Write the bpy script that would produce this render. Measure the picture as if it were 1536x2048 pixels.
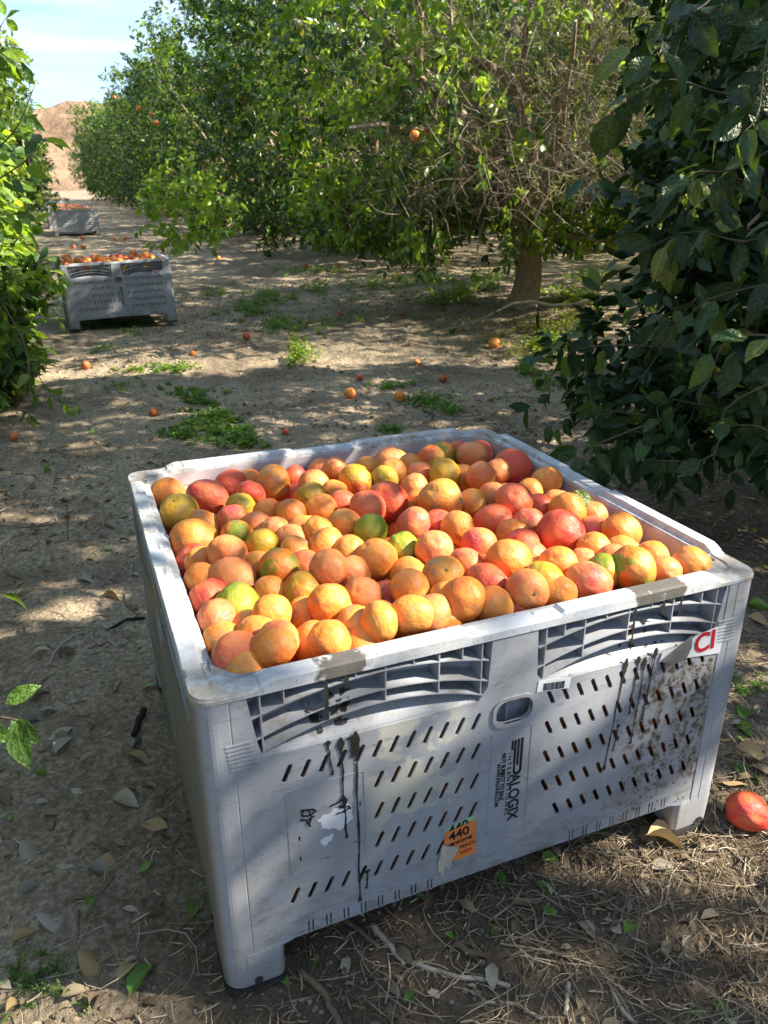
import bpy, math, random
import numpy as np
from mathutils import Matrix, Vector
rad = math.radians
for o in list(bpy.data.objects): bpy.data.objects.remove(o)
SC = bpy.context.scene
COL = SC.collection

# ------------------------------------------------------------------ camera
WB, HB = 1.195, .7116
CAM = np.array([-0.0887, -1.0534, 1.4434])
YAW, PITCH, ROLL, F = 0.3808, 0.3923, -0.0073, 1533.7      # F in pixels of the 1536-wide photograph
def cam_axes():
    cy, sy, cp, sp = math.cos(YAW), math.sin(YAW), math.cos(PITCH), math.sin(PITCH)
    w = np.array([sy*cp, cy*cp, -sp]); r = np.array([cy, -sy, 0.]); u = np.cross(r, w)
    cr, sr = math.cos(ROLL), math.sin(ROLL)
    return cr*r+sr*u, -sr*r+cr*u, w
CR, CU, CW = cam_axes()
cd = bpy.data.cameras.new('camera'); cam = bpy.data.objects.new('camera', cd); COL.objects.link(cam)
cam.matrix_world = Matrix(((CR[0], CU[0], -CW[0], CAM[0]), (CR[1], CU[1], -CW[1], CAM[1]), (CR[2], CU[2], -CW[2], CAM[2]), (0, 0, 0, 1)))
cd.sensor_fit = 'HORIZONTAL'; cd.sensor_width = 36; cd.lens = 36*F/1536
cd.clip_start = .05; cd.clip_end = 9000
cd.dof.use_dof = True; cd.dof.focus_distance = 1.9; cd.dof.aperture_fstop = 11
SC.camera = cam

# ------------------------------------------------------------------ light
SUN_AZ, SUN_EL = 115., 37.
world = bpy.data.worlds.new('World'); SC.world = world; world.use_nodes = True
wn = world.node_tree; wn.nodes.clear()
def N(nt, t, **k):
    n = nt.nodes.new(t)
    for a, b in k.items(): setattr(n, a, b)
    return n
sky = N(wn, 'ShaderNodeTexSky', sky_type='NISHITA', sun_disc=False)
sky.sun_elevation = rad(SUN_EL); sky.sun_rotation = rad(SUN_AZ); sky.air_density = .9; sky.dust_density = .15; sky.ozone_density = 1.6
tc = N(wn, 'ShaderNodeTexCoord'); mp = N(wn, 'ShaderNodeMapping'); mp.inputs['Scale'].default_value = (1.6, 2.2, 9)
mp.inputs['Rotation'].default_value = (.25, .3, .5)
nz = N(wn, 'ShaderNodeTexNoise'); nz.inputs['Scale'].default_value = 2.1; nz.inputs['Detail'].default_value = 7; nz.inputs['Roughness'].default_value = .55; nz.inputs['Distortion'].default_value = .6
rp = N(wn, 'ShaderNodeValToRGB'); rp.color_ramp.elements[0].position = .40; rp.color_ramp.elements[1].position = .62
mx = N(wn, 'ShaderNodeMix', data_type='RGBA'); mx.inputs['B'].default_value = (2.1, 2.4, 2.7, 1)
mm = N(wn, 'ShaderNodeMath', operation='MULTIPLY'); mm.inputs[1].default_value = .85
bg = N(wn, 'ShaderNodeBackground'); bg.inputs['Strength'].default_value = .14
wo = N(wn, 'ShaderNodeOutputWorld'); L = wn.links.new
L(tc.outputs['Generated'], mp.inputs['Vector']); L(mp.outputs[0], nz.inputs['Vector']); L(nz.outputs['Fac'], rp.inputs[0])
L(rp.outputs['Color'], mm.inputs[0]); veil = N(wn, 'ShaderNodeMix', data_type='RGBA'); veil.inputs['Factor'].default_value = .75; veil.inputs['B'].default_value = (.85, 1.32, 2.05, 1); L(sky.outputs[0], veil.inputs['A']); L(mm.outputs[0], mx.inputs['Factor']); L(veil.outputs['Result'], mx.inputs['A']); L(mx.outputs['Result'], bg.inputs[0]); L(bg.outputs[0], wo.inputs[0])
sd = bpy.data.lights.new('sun', 'SUN'); sun = bpy.data.objects.new('sun', sd); COL.objects.link(sun)
sd.energy = 5.0; sd.angle = rad(.6); sd.color = (1, .89, .70)
a, e = rad(SUN_AZ), rad(SUN_EL)
SUND = np.array([math.sin(a)*math.cos(e), math.cos(a)*math.cos(e), math.sin(e)])   # towards the sun
sun.rotation_euler = Vector(SUND).to_track_quat('Z', 'Y').to_euler(); sun.location = (8, -6, 9)
SC.view_settings.view_transform = 'Standard'; SC.view_settings.look = 'None'
SC.view_settings.exposure = 1.95; SC.view_settings.gamma = 1; SC.view_settings.use_curve_mapping = False
try:
    SC.cycles.max_bounces = 8; SC.cycles.transmission_bounces = 4
except Exception: pass

# ------------------------------------------------------------------ maths helpers
def ray(x, y): return CR*(x-768)/F + CU*(1024-y)/F + CW
def px(x, y, d): return CAM + ray(x, y)*d                      # d = depth along the view axis
def proj(P):
    d = P-CAM; z = d@CW
    return 768+F*(d@CR)/z, 1024-F*(d@CU)/z, z
def _h(i, j, k, s):
    n = (i*374761393 + j*668265263 + k*2147483647 + s*1274126177) & 0xffffffff
    n = ((n ^ (n >> 13))*1274126177) & 0xffffffff
    return ((n ^ (n >> 16)) & 0xffff)/65535.
def vnoise(P, s=0):
    P = np.asarray(P, float); I = np.floor(P).astype(np.int64); f = P-I; f = f*f*(3-2*f); r = 0
    for a_ in (0, 1):
        for b_ in (0, 1):
            for c_ in (0, 1):
                w = (f[..., 0] if a_ else 1-f[..., 0])*(f[..., 1] if b_ else 1-f[..., 1])*(f[..., 2] if c_ else 1-f[..., 2])
                r = r + w*_h(I[..., 0]+a_, I[..., 1]+b_, I[..., 2]+c_, s)
    return r*2-1
def fbm(P, o=4, s=0, g=.5):
    P = np.asarray(P, float); r = 0; a_ = 1
    for i in range(o): r = r+a_*vnoise(P*2**i+i*7.3, s+i); a_ *= g
    return r
def ss(a_, b_, x):
    t = np.clip((x-a_)/(b_-a_), 0, 1); return t*t*(3-2*t)

# ------------------------------------------------------------------ scene helpers
def tag(o, label=None, cat=None, group=None, kind=None):
    if label: o['label'] = label
    if cat: o['category'] = cat
    if group: o['group'] = group
    if kind: o['kind'] = kind
    return o
def link(name, data, parent=None, mat=None, loc=None):
    o = bpy.data.objects.new(name, data); COL.objects.link(o)
    if parent is not None: o.parent = parent
    if mat is not None and data is not None and not data.materials: data.materials.append(mat)
    if loc is not None: o.location = loc
    return o
def empty(name, loc=(0, 0, 0), rz=0):
    o = bpy.data.objects.new(name, None); COL.objects.link(o); o.location = loc; o.rotation_euler = (0, 0, rz); o.empty_display_size = .1; return o
def copy_tree(o, parent=None):
    c = o.copy(); COL.objects.link(c); c.parent = parent
    for ch in list(o.children):
        if o.type == 'EMPTY' and o.name.startswith('grapefruit_tree') and ch.name.split('.')[0] in ('young_shoots', 'leaf', 'branch'): continue
        copy_tree(ch, c)
    return c
def mesh(name, v, faces, smooth=False):
    m = bpy.data.meshes.new(name); m.from_pydata([tuple(p) for p in v], [], [tuple(f) for f in faces])
    if smooth: m.polygons.foreach_set('use_smooth', [True]*len(m.polygons))
    m.update(); return m
def bigmesh(name, v, sizes, idx, smooth=True):
    m = bpy.data.meshes.new(name); m.vertices.add(len(v)); m.vertices.foreach_set('co', np.asarray(v, np.float32).ravel())
    m.loops.add(len(idx)); m.loops.foreach_set('vertex_index', np.asarray(idx, np.int32))
    m.polygons.add(len(sizes)); st = np.concatenate([[0], np.cumsum(sizes)[:-1]])
    m.polygons.foreach_set('loop_start', st.astype(np.int32))
    if smooth: m.polygons.foreach_set('use_smooth', np.ones(len(sizes), bool))
    m.update(calc_edges=True); return m
def batch(tv, tf, A, P):
    """copies of a template: A (N,3,3) columns = axes, P (N,3)"""
    tv = np.asarray(tv, float); n, k = len(P), len(tv)
    V = (np.einsum('nij,kj->nki', A, tv)+P[:, None, :]).reshape(-1, 3)
    sz = np.array([len(f) for f in tf]); ix = np.concatenate([np.array(f) for f in tf])
    return V, np.tile(sz, n), (ix[None]+np.arange(n)[:, None]*k).ravel()
def join(parts):
    V, S, I, o = [], [], [], 0
    for v, s, i in parts: V.append(v); S.append(s); I.append(i+o); o += len(v)
    return np.concatenate(V), np.concatenate(S), np.concatenate(I)
def nrm(v): return v/np.maximum(np.linalg.norm(v, axis=-1, keepdims=True), 1e-9)
def tubes(P, R, sides=3):
    """P (N,m,3) polylines, R (N,m) radii"""
    P = np.asarray(P, float); n, m = P.shape[:2]; T = nrm(np.gradient(P, axis=1))
    ref = np.where(np.abs(T[..., 2:3]) > .9, np.array([1., 0, 0]), np.array([0., 0, 1.])); ref = np.broadcast_to(ref[:, :1], T.shape)
    A = nrm(np.cross(T, ref)); B = np.cross(T, A); an = np.arange(sides)*2*math.pi/sides
    V = P[:, :, None]+R[:, :, None, None]*(A[:, :, None]*np.cos(an)[:, None]+B[:, :, None]*np.sin(an)[:, None])
    b = (np.arange(n)*m*sides)[:, None, None]; i = (np.arange(m-1)*sides)[None, :, None]; j = np.arange(sides)[None, None]; j2 = (j+1) % sides
    q = np.stack([b+i+j, b+i+j2, b+i+sides+j2, b+i+sides+j], -1).reshape(-1)
    cap = (b[:, :, 0]+(m-1)*sides+np.arange(sides)[None]).reshape(-1)
    return V.reshape(-1, 3), np.concatenate([np.full(len(q)//4, 4), np.full(n, sides)]), np.concatenate([q, cap])
def boxes(L_):
    v, f = [], []
    for (x0, x1, y0, y1, z0, z1) in L_:
        b = len(v)
        v += [(x, y, z) for z in (z0, z1) for y in (y0, y1) for x in (x0, x1)]
        f += [tuple(b+i for i in q) for q in ((0, 2, 3, 1), (4, 5, 7, 6), (0, 1, 5, 4), (1, 3, 7, 5), (3, 2, 6, 7), (2, 0, 4, 6))]
    return v, f
def curve_sheet(name, loops, y0, t):
    """flat plate with holes from 2D loops (x,z); occupies y0..y0+t"""
    c = bpy.data.curves.new(name, 'CURVE'); c.dimensions = '2D'; c.fill_mode = 'BOTH'; c.extrude = t/2
    for lp in loops:
        s = c.splines.new('POLY'); s.points.add(len(lp)-1)
        for q, p in zip(s.points, lp): q.co = (p[0], p[1], 0, 1)
        s.use_cyclic_u = True
    o = bpy.data.objects.new(name, c); COL.objects.link(o)
    dg = bpy.context.evaluated_depsgraph_get(); m = bpy.data.meshes.new_from_object(o.evaluated_get(dg))
    bpy.data.objects.remove(o); bpy.data.curves.remove(c)
    m.transform(Matrix(((1, 0, 0, 0), (0, 0, -1, y0+t/2), (0, 1, 0, 0), (0, 0, 0, 1)))); m.name = name
    for p in m.polygons: p.use_smooth = False
    return m
def text_mesh(name, body, size, x, z, y, rot=0., ext=.0004, align='LEFT', bold=0., shear=0., sx=1.):
    c = bpy.data.curves.new(name, 'FONT'); c.body = body; c.size = size; c.extrude = ext; c.align_x = align; c.offset = bold; c.shear = shear
    o = bpy.data.objects.new(name, c); COL.objects.link(o)
    dg = bpy.context.evaluated_depsgraph_get(); m = bpy.data.meshes.new_from_object(o.evaluated_get(dg))
    bpy.data.objects.remove(o); bpy.data.curves.remove(c); m.name = name
    m.transform(Matrix.Translation((x, y, z)) @ Matrix.Rotation(math.pi/2, 4, 'X') @ Matrix.Rotation(rot, 4, 'Z') @ Matrix.Diagonal((sx, 1, 1, 1)))
    return m

# ------------------------------------------------------------------ material helpers
class NT:
    def __init__(s, name):
        s.m = bpy.data.materials.new(name); s.m.use_nodes = True; s.t = s.m.node_tree; s.t.nodes.clear()
        s.out = N(s.t, 'ShaderNodeOutputMaterial'); s.tc = N(s.t, 'ShaderNodeTexCoord')
    def l(s, a_, b_): s.t.links.new(a_, b_)
    def put(s, n, i, v):
        if v is None: return
        if hasattr(v, 'links') or hasattr(v, 'is_linked'): s.l(v, n.inputs[i])
        else: n.inputs[i].default_value = v
    def noise(s, scale, detail=4, rough=.55, vec=None, dist=0., out='Fac'):
        n = N(s.t, 'ShaderNodeTexNoise'); n.inputs['Scale'].default_value = scale; n.inputs['Detail'].default_value = detail
        n.inputs['Roughness'].default_value = rough; n.inputs['Distortion'].default_value = dist
        s.l(vec if vec is not None else s.tc.outputs['Object'], n.inputs['Vector']); return n.outputs[out]
    def vor(s, scale, vec=None, feature='F1', out='Distance'):
        n = N(s.t, 'ShaderNodeTexVoronoi', feature=feature); n.inputs['Scale'].default_value = scale
        s.l(vec if vec is not None else s.tc.outputs['Object'], n.inputs['Vector']); return n.outputs[out]
    def ramp(s, fac, a_, b_, lo=0., hi=1.):
        n = N(s.t, 'ShaderNodeMapRange', interpolation_type='SMOOTHSTEP'); s.put(n, 'Value', fac)
        n.inputs['From Min'].default_value = a_; n.inputs['From Max'].default_value = b_; n.inputs['To Min'].default_value = lo; n.inputs['To Max'].default_value = hi
        return n.outputs[0]
    def math(s, op, a_, b_=None):
        n = N(s.t, 'ShaderNodeMath', operation=op); s.put(n, 0, a_); s.put(n, 1, b_); return n.outputs[0]
    def mix(s, fac, a_, b_, blend='MIX'):
        n = N(s.t, 'ShaderNodeMix', data_type='RGBA', blend_type=blend)
        s.put(n, 'Factor', fac)
        for k, v in (('A', a_), ('B', b_)):
            if isinstance(v, tuple) and len(v) == 3: v = (*v, 1)
            s.put(n, k, v)
        return n.outputs['Result']
    def mapv(s, scale=(1, 1, 1), loc=(0, 0, 0), src='Object', rot=(0, 0, 0)):
        n = N(s.t, 'ShaderNodeMapping'); n.inputs['Scale'].default_value = scale; n.inputs['Location'].default_value = loc; n.inputs['Rotation'].default_value = rot
        s.l(s.tc.outputs[src], n.inputs['Vector']); return n.outputs[0]
    def xyz(s, vec):
        n = N(s.t, 'ShaderNodeSeparateXYZ'); s.l(vec, n.inputs[0]); return n.outputs
    def bump(s, h, strength=.5, dist=.01, prev=None):
        n = N(s.t, 'ShaderNodeBump'); n.inputs['Strength'].default_value = strength; n.inputs['Distance'].default_value = dist; s.l(h, n.inputs['Height'])
        if prev is not None: s.l(prev, n.inputs['Normal'])
        return n.outputs[0]
    def rand(s):
        g = N(s.t, 'ShaderNodeNewGeometry'); o = N(s.t, 'ShaderNodeObjectInfo')
        return s.math('FRACT', s.math('ADD', g.outputs['Random Per Island'], o.outputs['Random']))
    def princ(s, col, rough=.5, spec=.5, normal=None, **k):
        n = N(s.t, 'ShaderNodeBsdfPrincipled')
        if isinstance(col, tuple): col = (*col[:3], 1)
        s.put(n, 'Base Color', col); s.put(n, 'Roughness', rough); n.inputs['Specular IOR Level'].default_value = spec
        if normal is not None: s.l(normal, n.inputs['Normal'])
        for a_, b_ in k.items(): s.put(n, a_, b_)
        s.l(n.outputs[0], s.out.inputs[0]); return n

def leaf_mat(name, cols, trans=.35, rough=.36, spec=.4, tcol=(.30, .46, .03), vein=False):
    s = NT(name); r = s.rand(); n = N(s.t, 'ShaderNodeValToRGB'); s.l(r, n.inputs[0]); cr = n.color_ramp
    while len(cr.elements) < len(cols): cr.elements.new(.5)
    for i, c in enumerate(cols): cr.elements[i].position = c[0]; cr.elements[i].color = (*c[1], 1)
    mot = s.noise(22, 3, .6); col = s.mix(s.ramp(mot, .35, .7, 0, .35), n.outputs[0], s.mix(1., n.outputs[0], (1.5, 1.35, .9), 'MULTIPLY'))
    nb_ = None
    if vein:
        x, y, z = s.xyz(s.tc.outputs['Object']); ax = s.math('ABSOLUTE', x); mid = s.ramp(ax, .016, .006)
        wv = s.math('SINE', s.math('ADD', s.math('MULTIPLY', s.math('SUBTRACT', y, s.math('MULTIPLY', ax, .9)), 62.), 0.)); vn = s.math('MAXIMUM', mid, s.math('MULTIPLY', s.ramp(wv, .86, 1.), .45))
        col = s.mix(s.math('MULTIPLY', vn, .55), col, s.mix(1., col, (2.4, 2.2, 1.8), 'MULTIPLY'))
        dst = s.math('MULTIPLY', s.ramp(s.noise(3.5, 5, .7), .50, .66), .16); col = s.mix(dst, col, (.16, .17, .13)); nb_ = s.bump(wv, .12, .006); nb_ = s.bump(s.noise(5, 3), .35, .06, nb_)
    p = s.princ(col, rough, spec, nb_)
    tr = N(s.t, 'ShaderNodeBsdfTranslucent'); s.l(s.mix(.5, s.mix(1., col, (3.2, 2.6, 1.0), 'MULTIPLY'), tcol), tr.inputs[0])
    mxs = N(s.t, 'ShaderNodeMixShader'); mxs.inputs[0].default_value = trans
    s.l(p.outputs[0], mxs.inputs[1]); s.l(tr.outputs[0], mxs.inputs[2]); s.l(mxs.outputs[0], s.out.inputs[0]); return s.m
M = {}
M['leaf'] = leaf_mat('citrus_leaf', [(0, (.014, .040, .016)), (.45, (.022, .060, .019)), (.8, (.040, .090, .021)), (.95, (.12, .18, .030)), (1, (.24, .22, .05))], trans=.27, tcol=(.22, .36, .03))
M['leaf_dark'] = leaf_mat('shaded_citrus_leaf', [(0, (.012, .030, .014)), (.5, (.018, .045, .018)), (.85, (.028, .060, .018)), (.97, (.06, .10, .022)), (1, (.10, .12, .03))], trans=.12, rough=.42, spec=.25, tcol=(.10, .19, .03))  # darker copy of the citrus leaf, deep shade put into its colour
M['leaf_vein'] = leaf_mat('veined_leaf', [(0, (.020, .055, .018)), (.45, (.032, .080, .020)), (.8, (.060, .125, .024)), (1, (.14, .20, .033))], vein=True)
M['leaf_dark_vein'] = leaf_mat('veined_shaded_leaf', [(0, (.010, .027, .011)), (.5, (.017, .042, .014)), (.85, (.030, .065, .017)), (1, (.10, .13, .025))], trans=.16, rough=.38, spec=.3, tcol=(.14, .25, .03), vein=True)  # veined copy, the same shade put into its colour
M['leaf_young_lit_vein'] = leaf_mat('veined_young_lit_leaf', [(0, (.085, .17, .025)), (.5, (.13, .235, .03)), (1, (.22, .32, .04))], trans=.42, vein=True)
VEIN = {'leaf': 'leaf_vein', 'leaf_dark': 'leaf_dark_vein', 'leaf_young_lit': 'leaf_young_lit_vein'}
M['leaf_young_lit'] = leaf_mat('young_lit_citrus_leaf', [(0, (.085, .17, .025)), (.5, (.13, .235, .03)), (.85, (.19, .30, .04)), (1, (.27, .31, .05))], trans=.42)  # young leaf colour, on some crowns also standing in for sunlight
M['weed'] = leaf_mat('weed_leaf', [(0, (.045, .12, .02)), (.6, (.075, .18, .028)), (1, (.14, .25, .04))], trans=.35, rough=.5)
M['weed_dry'] = leaf_mat('yellow_weed_leaf', [(0, (.12, .17, .03)), (.6, (.2, .24, .05)), (1, (.3, .27, .09))], trans=.35, rough=.6)
M['litter'] = leaf_mat('dry_leaf', [(0, (.08, .058, .04)), (.35, (.15, .115, .085)), (.7, (.23, .18, .125)), (1, (.33, .30, .26))], trans=.08, rough=.8, spec=.2, tcol=(.3, .2, .08))
M['litter_tan'] = leaf_mat('tan_dry_leaf', [(0, (.27, .19, .10)), (1, (.36, .27, .16))], trans=.08, rough=.75, spec=.2, tcol=(.3, .2, .08))
M['litter_grey'] = leaf_mat('grey_dry_leaf', [(0, (.20, .185, .17)), (1, (.32, .30, .27))], trans=.05, rough=.85, spec=.2, tcol=(.3, .25, .2))
M['litter_green'] = leaf_mat('fallen_green_leaf', [(0, (.05, .13, .03)), (1, (.13, .24, .04))], trans=.15, rough=.4)
M['straw'] = leaf_mat('straw', [(0, (.09, .065, .045)), (.5, (.21, .165, .12)), (1, (.46, .40, .32))], trans=.0, rough=.8, spec=.2)
M['twig'] = leaf_mat('twig_bark', [(0, (.11, .09, .07)), (.6, (.22, .185, .15)), (1, (.38, .34, .28))], trans=0, rough=.85, spec=.2)

def bark_mat():
    s = NT('bark'); v = s.mapv((6, 6, 1.6)); n1 = s.noise(6, 6, .6, v); n2 = s.noise(1.2, 3)
    col = s.mix(s.ramp(n1, .3, .7), (.20, .145, .095), (.38, .28, .18)); col = s.mix(s.ramp(n2, .4, .7), col, (.34, .29, .24))
    s.princ(col, .85, .2, s.bump(n1, .6, .02)); return s.m
M['bark'] = bark_mat()
def wood_mat(name, c1, c2):
    s = NT(name); n1 = s.noise(9, 6, .7, s.mapv((1, 1, 1))); n2 = s.noise(60, 4, .6)
    s.princ(s.mix(s.ramp(n1, .35, .65), s.mix(n2, c1, c2), c2), .85, .2, s.bump(n2, .5, .004)); return s.m
M['stick_dark'] = wood_mat('dark_wood', (.012, .011, .010), (.03, .026, .022))
M['stick_brown'] = wood_mat('brown_wood', (.07, .05, .035), (.17, .13, .09))
M['stick_bark'] = wood_mat('green_brown_bark', (.035, .032, .02), (.09, .08, .055))
M['stick_pale'] = wood_mat('pale_wood', (.22, .19, .16), (.42, .37, .31))

def plastic(name, base, dirt=1., front=False, post=False):
    s = NT(name); O = s.tc.outputs['Object']
    big = s.noise(2.5, 5, .6); col = s.mix(s.ramp(big, .3, .75, 0, .45*dirt), base, tuple(c*.80 for c in base))
    # vertical run marks
    run = s.noise(1., 4, .6, s.mapv((55, 55, 2.2))); col = s.mix(s.ramp(run, .52, .74, 0, .55*dirt), col, (.26, .24, .22))
    # scuffs and scratches
    sc = s.noise(1., 6, .75, s.mapv((18, 18, 70))); blot = s.noise(5, 3, .5)
    scm = s.math('MULTIPLY', s.ramp(sc, .54, .66), s.ramp(blot, .42, .62)); col = s.mix(s.math('MULTIPLY', scm, .75*dirt), col, (.09, .085, .085))
    fine = s.noise(160, 3, .7); spk = s.math('MULTIPLY', s.ramp(fine, .62, .70), s.ramp(s.noise(7, 2), .42, .62)); col = s.mix(s.math('MULTIPLY', spk, .8*dirt), col, (.06, .05, .045))
    smu = s.math('MULTIPLY', s.ramp(s.noise(9, 7, .8), .50, .60), s.ramp(s.noise(1.6, 3), .40, .60)); col = s.mix(s.math('MULTIPLY', smu, .6*dirt), col, (.17, .15, .125))
    hs = s.math('MULTIPLY', s.ramp(s.noise(1., 5, .8, s.mapv((8, 8, 120))), .60, .66), s.ramp(s.noise(3.5, 3), .48, .6)); col = s.mix(s.math('MULTIPLY', hs, .55*dirt), col, (.10, .095, .09))
    x, y, z = s.xyz(O)
    rough = .42
    if front:
        # dust film near the skirt
        low = s.math('MULTIPLY', s.ramp(z, .30, .10), s.ramp(s.noise(1., 6, .75, s.mapv((14, 14, 46))), .46, .62)); col = s.mix(s.math('MULTIPLY', low, .75), col, (.17, .155, .14))
        # dried splatter towards the right end of the wall
        reg = s.math('MULTIPLY', s.ramp(x, .84, .96), s.math('MULTIPLY', s.ramp(z, .12, .22), s.ramp(z, .60, .52)))
        w1 = s.noise(11, 5, .7, s.mapv((1, 1, .45), rot=(0, .5, 0))); vv = s.vor(62, s.mapv((1, 1, .8)))
        spl = s.math('MULTIPLY', s.ramp(w1, .40, .52), s.ramp(vv, .70, .45)); spl = s.math('MULTIPLY', spl, reg)
        ring = s.noise(75, 2, .5)
        col = s.mix(s.math('MULTIPLY', spl, .92), col, s.mix(s.ramp(ring, .42, .58), (.055, .048, .042), (.22, .19, .16)))
        dots = s.math('MULTIPLY', s.math('MULTIPLY', s.ramp(s.vor(70), .30, .22), s.ramp(s.noise(9, 2), .38, .5)), s.ramp(x, .80, 1.0)); col = s.mix(s.math('MULTIPLY', dots, .9), col, (.05, .045, .04))
        # old glue and torn paper film
        g = s.math('MULTIPLY', s.math('MULTIPLY', s.ramp(x, .27, .33), s.ramp(x, .52, .46)), s.math('MULTIPLY', s.ramp(z, .28, .34), s.ramp(z, .57, .54)))
        g = s.math('MULTIPLY', g, s.ramp(s.noise(7, 6, .65), .47, .53)); col = s.mix(s.math('MULTIPLY', g, .6), col, (.50, .49, .41))
    else:
        col = s.mix(s.math('MULTIPLY', s.ramp(z, .16, .0), .45*dirt), col, (.20, .18, .155))
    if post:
        fy = s.math('ADD', s.math('SUBTRACT', y, x), s.math('MULTIPLY', s.math('SUBTRACT', s.noise(9, 5, .7, s.mapv((1, 1, .4))), .5), .03)); col = s.mix(s.ramp(fy, -.01, .022, 0, .85), col, s.mix(s.noise(1., 4, .6, s.mapv((60, 60, 2))), (.10, .10, .085), (.16, .155, .125)))  # side arm darkened: the hedge's shade is put into the colour
    b1 = s.noise(28, 4, .6); bn = s.bump(b1, .12, .004); bn = s.bump(sc, .08, .002, bn)
    s.princ(col, s.math('ADD', rough, s.math('MULTIPLY', big, .18)), .45, bn); return s.m
PB = (.275, .296, .348)
M['plastic'] = plastic('bin_plastic', PB); M['plastic_front'] = plastic('bin_front_plastic', PB, .8, True)
M['plastic_side_shaded'] = plastic('bin_shaded_side_plastic', (.14, .145, .13), 1.3); M['plastic_post_shaded'] = plastic('bin_shaded_post_plastic', PB, 1., False, True)  # side plastic is darker: shade on these walls is put into its colour
def rim_mat(stains=False):
    s = NT('bin_rim_plastic'); n1 = s.noise(6, 6, .7); n2 = s.noise(45, 5, .75); n3 = s.noise(2.2, 3); n4 = s.noise(1., 4, .7, s.mapv((60, 14, 30)))
    col = s.mix(s.ramp(n1, .35, .7), (.44, .48, .56), (.32, .33, .35)); col = s.mix(s.math('MULTIPLY', s.ramp(n2, .50, .62), s.ramp(n3, .38, .6)), col, (.24, .20, .155))
    col = s.mix(s.math('MULTIPLY', s.ramp(n4, .60, .68), .8), col, (.16, .14, .12)); col = s.mix(s.ramp(s.noise(150, 3, .7), .64, .72, 0, .8), col, (.07, .06, .05))
    X_, Y_, Z_ = s.xyz(s.tc.outputs['Object']); cx_ = s.math('ABSOLUTE', s.math('SUBTRACT', X_, WB/2)); cy_ = s.math('ABSOLUTE', s.math('SUBTRACT', Y_, WB/2))
    ck = s.math('MULTIPLY', s.ramp(s.math('MINIMUM', cx_, cy_), .45, .53), s.ramp(s.noise(14, 6, .75), .36, .56)); col = s.mix(s.math('MULTIPLY', ck, .75), col, (.22, .185, .14))
    ej = s.math('MULTIPLY', s.ramp(s.math('MAXIMUM', cx_, cy_), .568, .556), s.ramp(s.noise(25, 6, .8), .42, .6)); col = s.mix(s.math('MULTIPLY', ej, .6), col, (.20, .17, .13))
    if stains:
        x, y, z = s.xyz(s.tc.outputs['Object']); ed = s.math('MULTIPLY', s.math('SUBTRACT', s.noise(30, 4, .6), .5), .05); xx = s.math('ADD', x, ed)
        k = s.math('MAXIMUM', s.math('MULTIPLY', s.ramp(xx, .205, .212), s.ramp(xx, .300, .293)), s.math('MULTIPLY', s.ramp(xx, .865, .872), s.ramp(xx, .995, .985)))
        k = s.math('MULTIPLY', k, s.math('MULTIPLY', s.ramp(y, .045, .03), s.ramp(s.noise(22, 4, .7), .30, .42))); col = s.mix(s.math('MULTIPLY', k, .93), col, s.mix(n2, (.035, .032, .03), (.10, .09, .08)))
    s.princ(col, .6, .35, s.bump(n2, .35, .003)); return s.m
M['rim'] = rim_mat(); M['rim_stained'] = rim_mat(True)
def simple(name, col, rough=.6, spec=.3, nscale=30, amt=.25, bump=.1):
    s = NT(name); n = s.noise(nscale, 4, .6); s.princ(s.mix(s.ramp(n, .3, .7, 0, amt), col, tuple(c*.55 for c in col)), rough, spec, s.bump(n, bump, .003)); return s.m
M['inner'] = simple('bin_inner_plastic', (.40, .385, .44), .45, .4, 6, .35)
M['ink'] = simple('black_print', (.012, .012, .014), .6); M['red_ink'] = simple('red_print', (.42, .015, .03), .6)
M['tar'] = simple('dried_tar', (.030, .028, .027), .30, .5, 60, .4, .3)
M['tar_grey'] = simple('dark_stain', (.075, .068, .06), .55, .3, 90, .6, .4)
M['paper'] = simple('white_sticker', (.60, .62, .68), .55, .3, 18, .16); M['paper_back'] = simple('sticker_back', (.17, .16, .155), .6, .3, 30, .6)
M['paper_orange'] = simple('orange_sticker', (.66, .20, .055), .6, .3, 25, .2); M['paper_green'] = simple('green_sticker', (.27, .45, .26), .6, .3, 25, .2)
M['paper_torn'] = simple('torn_paper', (.44, .40, .34), .8, .2, 30, .6); M['pad'] = simple('foot_pad', (.03, .03, .03), .8, .2)
M['bolt'] = simple('bolt', (.035, .035, .04), .4, .5); M['groove'] = simple('skirt_groove', (.12, .13, .15), .6); M['floor_dark'] = simple('bin_floor', (.2, .2, .21), .7)
M['wood_bin'] = plastic('weathered_bin', (.34, .36, .37), 1.3)

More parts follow.
